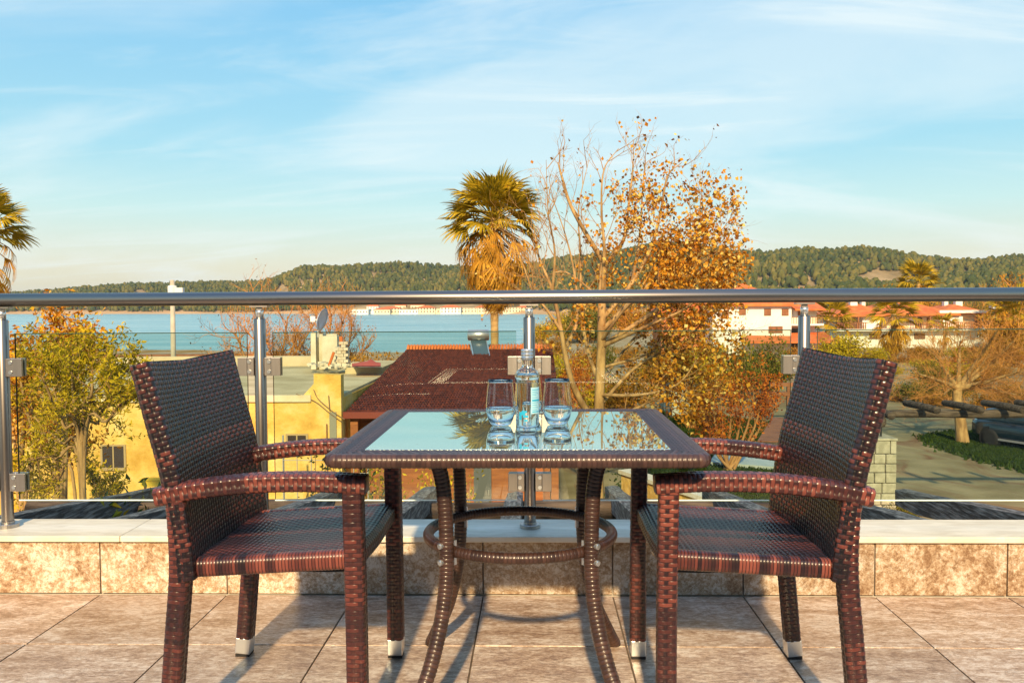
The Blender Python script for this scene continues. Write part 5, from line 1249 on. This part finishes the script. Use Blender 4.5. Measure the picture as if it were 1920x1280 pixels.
# pergola below the terrace: rafters sloping away under the coping, and cross logs
pg = thing('timber_pergola', 'weathered dark timber pergola just below the terrace edge', 'pergola', (0, 3.3, GZ))
sl = -.13
for k, X in enumerate((-2.72, -2.06, -1.40, -.73, -.12, .54, 1.2, 1.86, 2.5)):
    rg = random.Random(k); x1 = X+rg.uniform(-.03, .03); n = 9; V = []; Ye = 6.1+rg.uniform(-.4, .5)-.25*max(0, X)
    for i in range(n):
        y = 3.30+(Ye-3.30)*i/(n-1); x = X+(x1-X)*i/(n-1)+rg.uniform(-.004, .004); z = .10+sl*(y-3.3)+rg.uniform(-.004, .004); h = .13*(1 if i < n-1 else .8)
        V += [(x-.048, y, z-h), (x+.048, y, z-h), (x+.05, y, z), (x+.012, y, z+.006), (x-.05, y, z-.002)]
    Fq = [(i*5+a, i*5+(a+1) % 5, (i+1)*5+(a+1) % 5, (i+1)*5+a) for i in range(n-1) for a in range(5)]+[(4, 3, 2, 1, 0), tuple((n-1)*5+a for a in range(5))]
    MB().add(V, Fq).build('rafter', m_raft, pg)
for y, dz in ((4.35, -.125), (5.75, -.10)):
    pts = [(x, y+.02*math.sin(x*2), .10+sl*(y-3.3)+dz-.03+.012*math.sin(x*3.1)) for x in np.linspace(-3.4, 2.6 if y < 5 else 1.6, 14)]
    MB().tube(pts, .075, 10).build('cross_log', m_log, pg, smooth=True)
for k in range(14):
    x = -3.2+k*.44; MB().box((x, 4.0, -.175), (.40, 1.0, .018), np.array(((1, 0, 0), (0, 1, 0), (0, sl, 1)))).build('board', m_brown if k % 3 else m_log, pg)
for x in (-2.9, 1.35): MB().tube([(x, 5.75, GZ), (x, 5.75, -.35)], .09, 10).build('post', m_log, pg, smooth=True)

# stone pillar with lamp post, and the log pergola running from it
m_stone = M('honey_limestone', (.30, .28, .19), (.46, .43, .31), c3=(.38, .355, .25), rough=.9, scale=5, rnd=31, bump=.4, bscale=12, bdist=.02)
b0 = G(1642, 985, GZ); Yp = float(b0[1]); xr_ = float(P(1681, 900, Yp)[0]); wp = .78; xl_ = xr_-wp; zt = float(P(1660, 826, Yp)[2])
sp = thing('stone_pillar', 'square pillar of honey limestone blocks behind the right chair', 'pillar', (xr_-wp/2, Yp+wp/2, GZ))
MB().bb((xl_+.04, Yp+.04, GZ-.2), (xr_-.04, Yp+wp-.04, zt-.04)).build('core', m_grout, sp)
rr = random.Random(9); z = GZ; course = 0
while z < zt-.03:
    h = min(rr.uniform(.17, .27), zt-z)
    if zt-z-h < .1: h = zt-z
    for face in range(2):
        L = wp; x = 0.0
        while x < L-.02:
            w_ = rr.uniform(.16, .34)
            if L-x-w_ < .12: w_ = L-x
            g_ = .012; pr = rr.uniform(0, .018)
            if face == 0: a, b = (xl_+x+g_/2, Yp-pr, z+g_/2), (xl_+x+w_-g_/2, Yp+.10, z+h-g_/2)
            else: a, b = (xr_-.10, Yp+.102+x*(wp-.102)/wp+g_/2, z+g_/2), (xr_+pr*.6, Yp+.102+(x+w_)*(wp-.102)/wp-g_/2, z+h-g_/2)
            MB().bb(a, b).build('stone', m_stone, sp, bevel=.018)
            x += w_
    z += h; course += 1
MB().bb((xl_-.01, Yp-.02, zt), (xr_+.012, Yp+wp, zt+.05)).build('cap_stone', m_stone, sp, bevel=.012)
lp = thing('post_lamp', 'dark post lamp standing on the stone pillar', 'lamp', (float(P(1652, 826, Yp+.3)[0]), Yp+.3, zt+.05))
c = P(1652, 790, Yp+.3)
MB().tube([(c[0], Yp+.3, zt+.05), (c[0], Yp+.3, c[2])], .022, 8).build('post', m_black, lp)
MB().lathe([(0, -.13), (.07, -.11), (.10, -.04), (.10, .05), (.06, .12), (0, .14)], c, 14).build('lantern', m_log, lp, smooth=True)
Yl = Yp+.9
lg = thing('log_pergola', 'open log roof frame crossing in front of the parked car', 'pergola', (float(P(1790, 780, Yl)[0]), Yl, GZ))
za = float(P(1700, 776, Yl)[2])
xs = [float(P(x, 775, Yl)[0]) for x in (1630, 1720, 1850, 2000, 2200)]
MB().tube([(xs[0], Yl, za), (xs[1], Yl, za+.01), (xs[2], Yl, za), (xs[3], Yl, za+.01), (xs[4], Yl, za)], [.08, .095, .09], 12).build('beam_log', m_log, lg, smooth=True)
for px0, py0, px1, py1 in ((1697, 756, 1758, 763), (1770, 755, 1840, 769), (1843, 758, 1920, 763), (1905, 755, 2000, 766), (1640, 772, 1672, 772), (1990, 757, 2080, 768)):
    a = P(px0, py0, Yl+.55); b = P(px1, py1, Yl-.75); a[2] = za+.16+(.02 if px0 != 1640 else -.1); b[2] = a[2]-.01
    MB().tube([a, a+(b-a)*.02, (a+b)/2+np.array((0, 0, .01)), b-(b-a)*.02, b], [.066, .074, .08, .082, .076], 12).build('cross_log', m_log, lg, smooth=True)
for x in (xs[0]+.05, xs[4]-.1): MB().tube([(x, Yl+.02, GZ), (x, Yl+.02, za-.02)], .07, 10).build('post', m_log, lg, smooth=True)

# low yellow boundary wall with pale coping
a, b = G(1180, 905, GZ+.9), G(1425, 985, GZ+.9)
a = P(1165, 876, 19.2); b = P(1402, 956, 15.4); a[2] = b[2] = GZ+1.0
d = (b-a)/np.linalg.norm(b-a); nrm = np.array((-d[1], d[0], 0)); nrm = nrm if nrm[1] > 0 else -nrm
t = thing('boundary_wall', 'low yellow garden wall with a pale coping between house and lawn', 'wall', a)
q = [a, b, b+nrm*.22, a+nrm*.22]
MB().ext([(p[0], p[1], GZ-.2) for p in q], (0, 0, 1.1)).build('wall', m_yel, t)
q2 = [a-nrm*.05-d*.05, b-nrm*.05+d*.05, b+nrm*.3+d*.05, a+nrm*.3-d*.05]
MB().ext([(p[0], p[1], GZ+.902) for p in q2], (0, 0, .08)).build('coping', m_cap, t)

# pale shed, wooden frame, deck and path on the lawn
c = G(1285, 782, GZ); t = thing('garden_shed', 'small pale green-white shed behind the golden tree trunk', 'shed', c)
w0, w1 = P(1258, 760, c[1])[0], P(1300, 760, c[1])[0]; z1 = float(P(1280, 727, c[1])[2])
MB().bb((w0, c[1], GZ-.1), (w1, c[1]+2, z1)).build('wall', M('shed_paint', (.42, .46, .40), (.5, .53, .46), rough=.8, scale=2), t)
MB().add([(w0-.1, c[1]-.15, z1), (w1+.15, c[1]-.15, z1), (w1+.15, c[1]+2.1, z1+.4), (w0-.1, c[1]+2.1, z1+.4), (w0-.1, c[1]-.15, z1+.07), (w1+.15, c[1]-.15, z1+.07), (w1+.15, c[1]+2.1, z1+.47), (w0-.1, c[1]+2.1, z1+.47)],
         [(3, 2, 1, 0), (4, 5, 6, 7), (0, 1, 5, 4), (1, 2, 6, 5), (2, 3, 7, 6), (3, 0, 4, 7)]).build('roof', m_log, t)
x = P(1252, 760, c[1])[0]
for px in (1250, 1258): x = P(px, 760, c[1]-.6)[0]; MB().tube([(x, c[1]-.6, GZ), (x, c[1]-.6, z1-.1)], .05, 8).build('post', m_log, t)
c = G(1490, 800, GZ); Yf = float(c[1]); t = thing('swing_frame', 'brown timber frame at the back of the lawn beside the third post', 'frame', c)
xa_, xb2 = P(1478, 760, Yf)[0], P(1530, 760, Yf)[0]; zt2 = float(P(1490, 720, Yf)[2])
for x in (xa_, (xa_+xb2)/2, xb2): MB().bb((x-.06, Yf-.06, GZ), (x+.06, Yf+.06, zt2)).build('post', m_brown, t)
for dz in (0, -.35): MB().bb((xa_-.7, Yf-.08, zt2+dz-.08), (xb2+.2, Yf+.08, zt2+dz+.06)).build('beam', m_brown, t)
a_, b_2, c_, d_2 = G(1420, 828, GZ+.25), G(1510, 830, GZ+.25), G(1530, 785, GZ+.25), G(1448, 783, GZ+.25)
t = thing('wooden_deck', 'low wooden deck of diagonal boards beside the rusty shrub', 'deck', a_)
for k in range(13):
    f0, f1 = (k+.06)/13, (k+.94)/13; q = [a_+(d_2-a_)*f0, b_2+(c_-b_2)*f0, b_2+(c_-b_2)*f1, a_+(d_2-a_)*f1]
    MB().ext(q, (0, 0, .03)).build('board', m_brown, t)
MB().ext([p-np.array((0, 0, .26)) for p in (a_, b_2, c_, d_2)], (0, 0, .255)).build('base', m_log, t)
pth = [G(1330, 872, GZ+.03), G(1500, 885, GZ+.03), G(1500, 868, GZ+.03), G(1340, 858, GZ+.03)]
structure(MB().ext([p for p in pth], (0, 0, .10)).build('garden_path', M('pale_paving', (.34, .42, .40), (.42, .48, .45), rough=.6, scale=2)))

# ---------------------------------------------------------------- parked car
m_car = M('dark_blue_car_paint', (.010, .026, .045), rough=.25, metal=.15, coat=1.0)
m_cglass = M('car_window', (.02, .045, .07), rough=.05, spec=.8)
m_tyre = M('tyre_rubber', (.014, .014, .015), rough=.8); m_rim = M('alloy_rim', (.5, .5, .52), rough=.4, metal=.6)
m_lampg = M('lamp_glass', (.75, .8, .82), rough=.1, spec=.8); m_trim = M('black_trim', (.012, .012, .013), rough=.5); m_red_l = M('tail_lamp_red', (.12, .008, .008), rough=.2)
# x forward, y left; length 4.5
cv = thing('parked_car', 'dark blue SUV parked on the grass at the right edge', 'car', (0, 0, 0))
st = [(-2.22, .45, .95, .70), (-2.16, .36, 1.06, .84), (-1.9, .30, 1.10, .90), (-1.2, .26, 1.10, .93), (0, .25, 1.06, .94), (.9, .26, 1.02, .93), (1.35, .27, .99, .91), (1.9, .30, .92, .86), (2.16, .36, .82, .76), (2.25, .44, .70, .64)]
V = []; ns = 16
for x, zb_, zt_, hw in st:
    zt_ -= .04
    for k in range(ns):
        a = 2*math.pi*(k+.5)/ns; cx_, sx_ = math.cos(a), math.sin(a); e = .42
        V.append((x, hw*np.sign(cx_)*abs(cx_)**e, (zb_+zt_)/2+(zt_-zb_)/2*np.sign(sx_)*abs(sx_)**(.5)))
Fq = [(i*ns+k, i*ns+(k+1) % ns, (i+1)*ns+(k+1) % ns, (i+1)*ns+k) for i in range(len(st)-1) for k in range(ns)]+[tuple(range(ns))[::-1], tuple((len(st)-1)*ns+k for k in range(ns))]
MB().add(V, Fq).build('body', m_car, cv, smooth=True)
gh = [(-2.02, 1.04, .78), (-1.75, 1.40, .66), (-1.2, 1.50, .63), (-.2, 1.53, .62), (.35, 1.48, .64), (1.12, 1.01, .80)]
V = []
for x, zt_, hw in gh: V += [(x, -hw-.06*(zt_ > 1.3), 1.02), (x, -hw, zt_-.05), (x, -hw+.12, zt_), (x, hw-.12, zt_), (x, hw, zt_-.05), (x, hw+.06*(zt_ > 1.3), 1.02)]
Fq = [(i*6+a, i*6+a+1, (i+1)*6+a+1, (i+1)*6+a) for i in range(5) for a in range(5)]+[(5, 4, 3, 2, 1, 0), tuple(30+a for a in range(6))]
MB().add(V, [f[::-1] for f in Fq]).build('cabin', m_car, cv, smooth=False)
for s in (-1, 1):
    y = lambda hw: s*(hw+.012)
    for nm, poly in (('window', [(-1.72, .74, 1.12), (-.95, .75, 1.12), (-.95, .665, 1.41), (-1.55, .675, 1.37)]), ('window', [(-.85, .75, 1.12), (.02, .755, 1.11), (.02, .665, 1.43), (-.85, .66, 1.43)]), ('window', [(.10, .755, 1.11), (.82, .80, 1.10), (.32, .675, 1.40), (.10, .665, 1.43)])):
        q = [(x, s*(h_+.012), z) for x, h_, z in poly]; MB().ext(q, (0, -s*.02, 0)).build(nm, m_cglass, cv)
    for x in (-1.35, 1.36):
        wv = MB().lathe([(.20, -.11), (.345, -.105), (.355, -.06), (.355, .06), (.345, .105), (.20, .11)], (x, s*.83, .355), 24, np.array(((1, 0, 0), (0, 0, 1), (0, -1, 0)))).build('wheel', m_tyre, cv, smooth=True)
        rm = MB().lathe([(0, .0), (.215, .0), (.215, .02), (0, .03)], (x, s*.935 if s > 0 else s*.935, .355), 20, np.array(((1, 0, 0), (0, 0, 1), (0, -1, 0)))).build('rim', m_rim, wv)
        MB().lathe([(.365, 0), (.44, 0), (.44, .02), (.365, .02)], (x, s*.915, .36), 26, np.array(((1, 0, 0), (0, 0, 1), (0, -1, 0)))).build('wheel_arch', m_trim, cv)
    MB().box((1.0, s*.99, 1.10), (.16, .2, .13)).build('wing_mirror', m_car, cv, bevel=.03)
    MB().box((2.08, s*.62, .78), (.22, .34, .12), Rz(s*-.35)).build('headlight', m_lampg, cv, bevel=.02)
    MB().box((-2.12, s*.68, .92), (.12, .20, .09), Rz(s*.3)).build('tail_light', m_red_l, cv, bevel=.02)
    for x in (-.42, .62): MB().box((x, s*.945, .93), (.16, .02, .025)).build('door_handle', m_trim, cv)
    MB().box((0, s*.93, .36), (2.0, .05, .07)).build('sill', m_rim, cv)
MB().add([(.42, -.60, 1.45), (.42, .60, 1.45), (1.08, .72, 1.075), (1.08, -.72, 1.075)], [(0, 3, 2, 1)]).ext([(.44, -.60, 1.46), (.44, .60, 1.46), (1.10, .72, 1.085), (1.10, -.72, 1.085)], (-.01, 0, -.03)).build('windscreen', m_cglass, cv)
MB().box((2.22, 0, .62), (.08, .9, .18)).build('grille', m_trim, cv); MB().box((2.22, 0, .40), (.12, 1.3, .16)).build('bumper', m_trim, cv)
f_ = G(1855, 840, GZ); g_ = G(1912, 851, GZ)
hd = math.atan2(-.90, .44); cpos = G(1893, 832, GZ)
R = Rz(hd); rear_right = R @ np.array((-1.35, -.93, 0)); cp = f_-rear_right*.86
cv.location = (float(cp[0]), float(cp[1]), GZ+float(land_z(cp[0], cp[1])-GZ)); cv.rotation_euler = (0, 0, hd); cv.scale = (.86, .86, .86)

# ================================================================= AIR
hm = bpy.data.materials.new('pale_haze'); hm.use_nodes = True; hm.node_tree.nodes.clear()
pv = hm.node_tree.nodes.new('ShaderNodeVolumePrincipled'); pv.inputs['Density'].default_value = .00008; pv.inputs['Color'].default_value = (.80, .90, 1.0, 1); pv.inputs['Anisotropy'].default_value = .2
ho = hm.node_tree.nodes.new('ShaderNodeOutputMaterial'); hm.node_tree.links.new(pv.outputs[0], ho.inputs['Volume'])
MB().bb((-4200, -60, -16), (4200, 4300, WOODTOP+4)).build('haze', hm, kind='stuff')
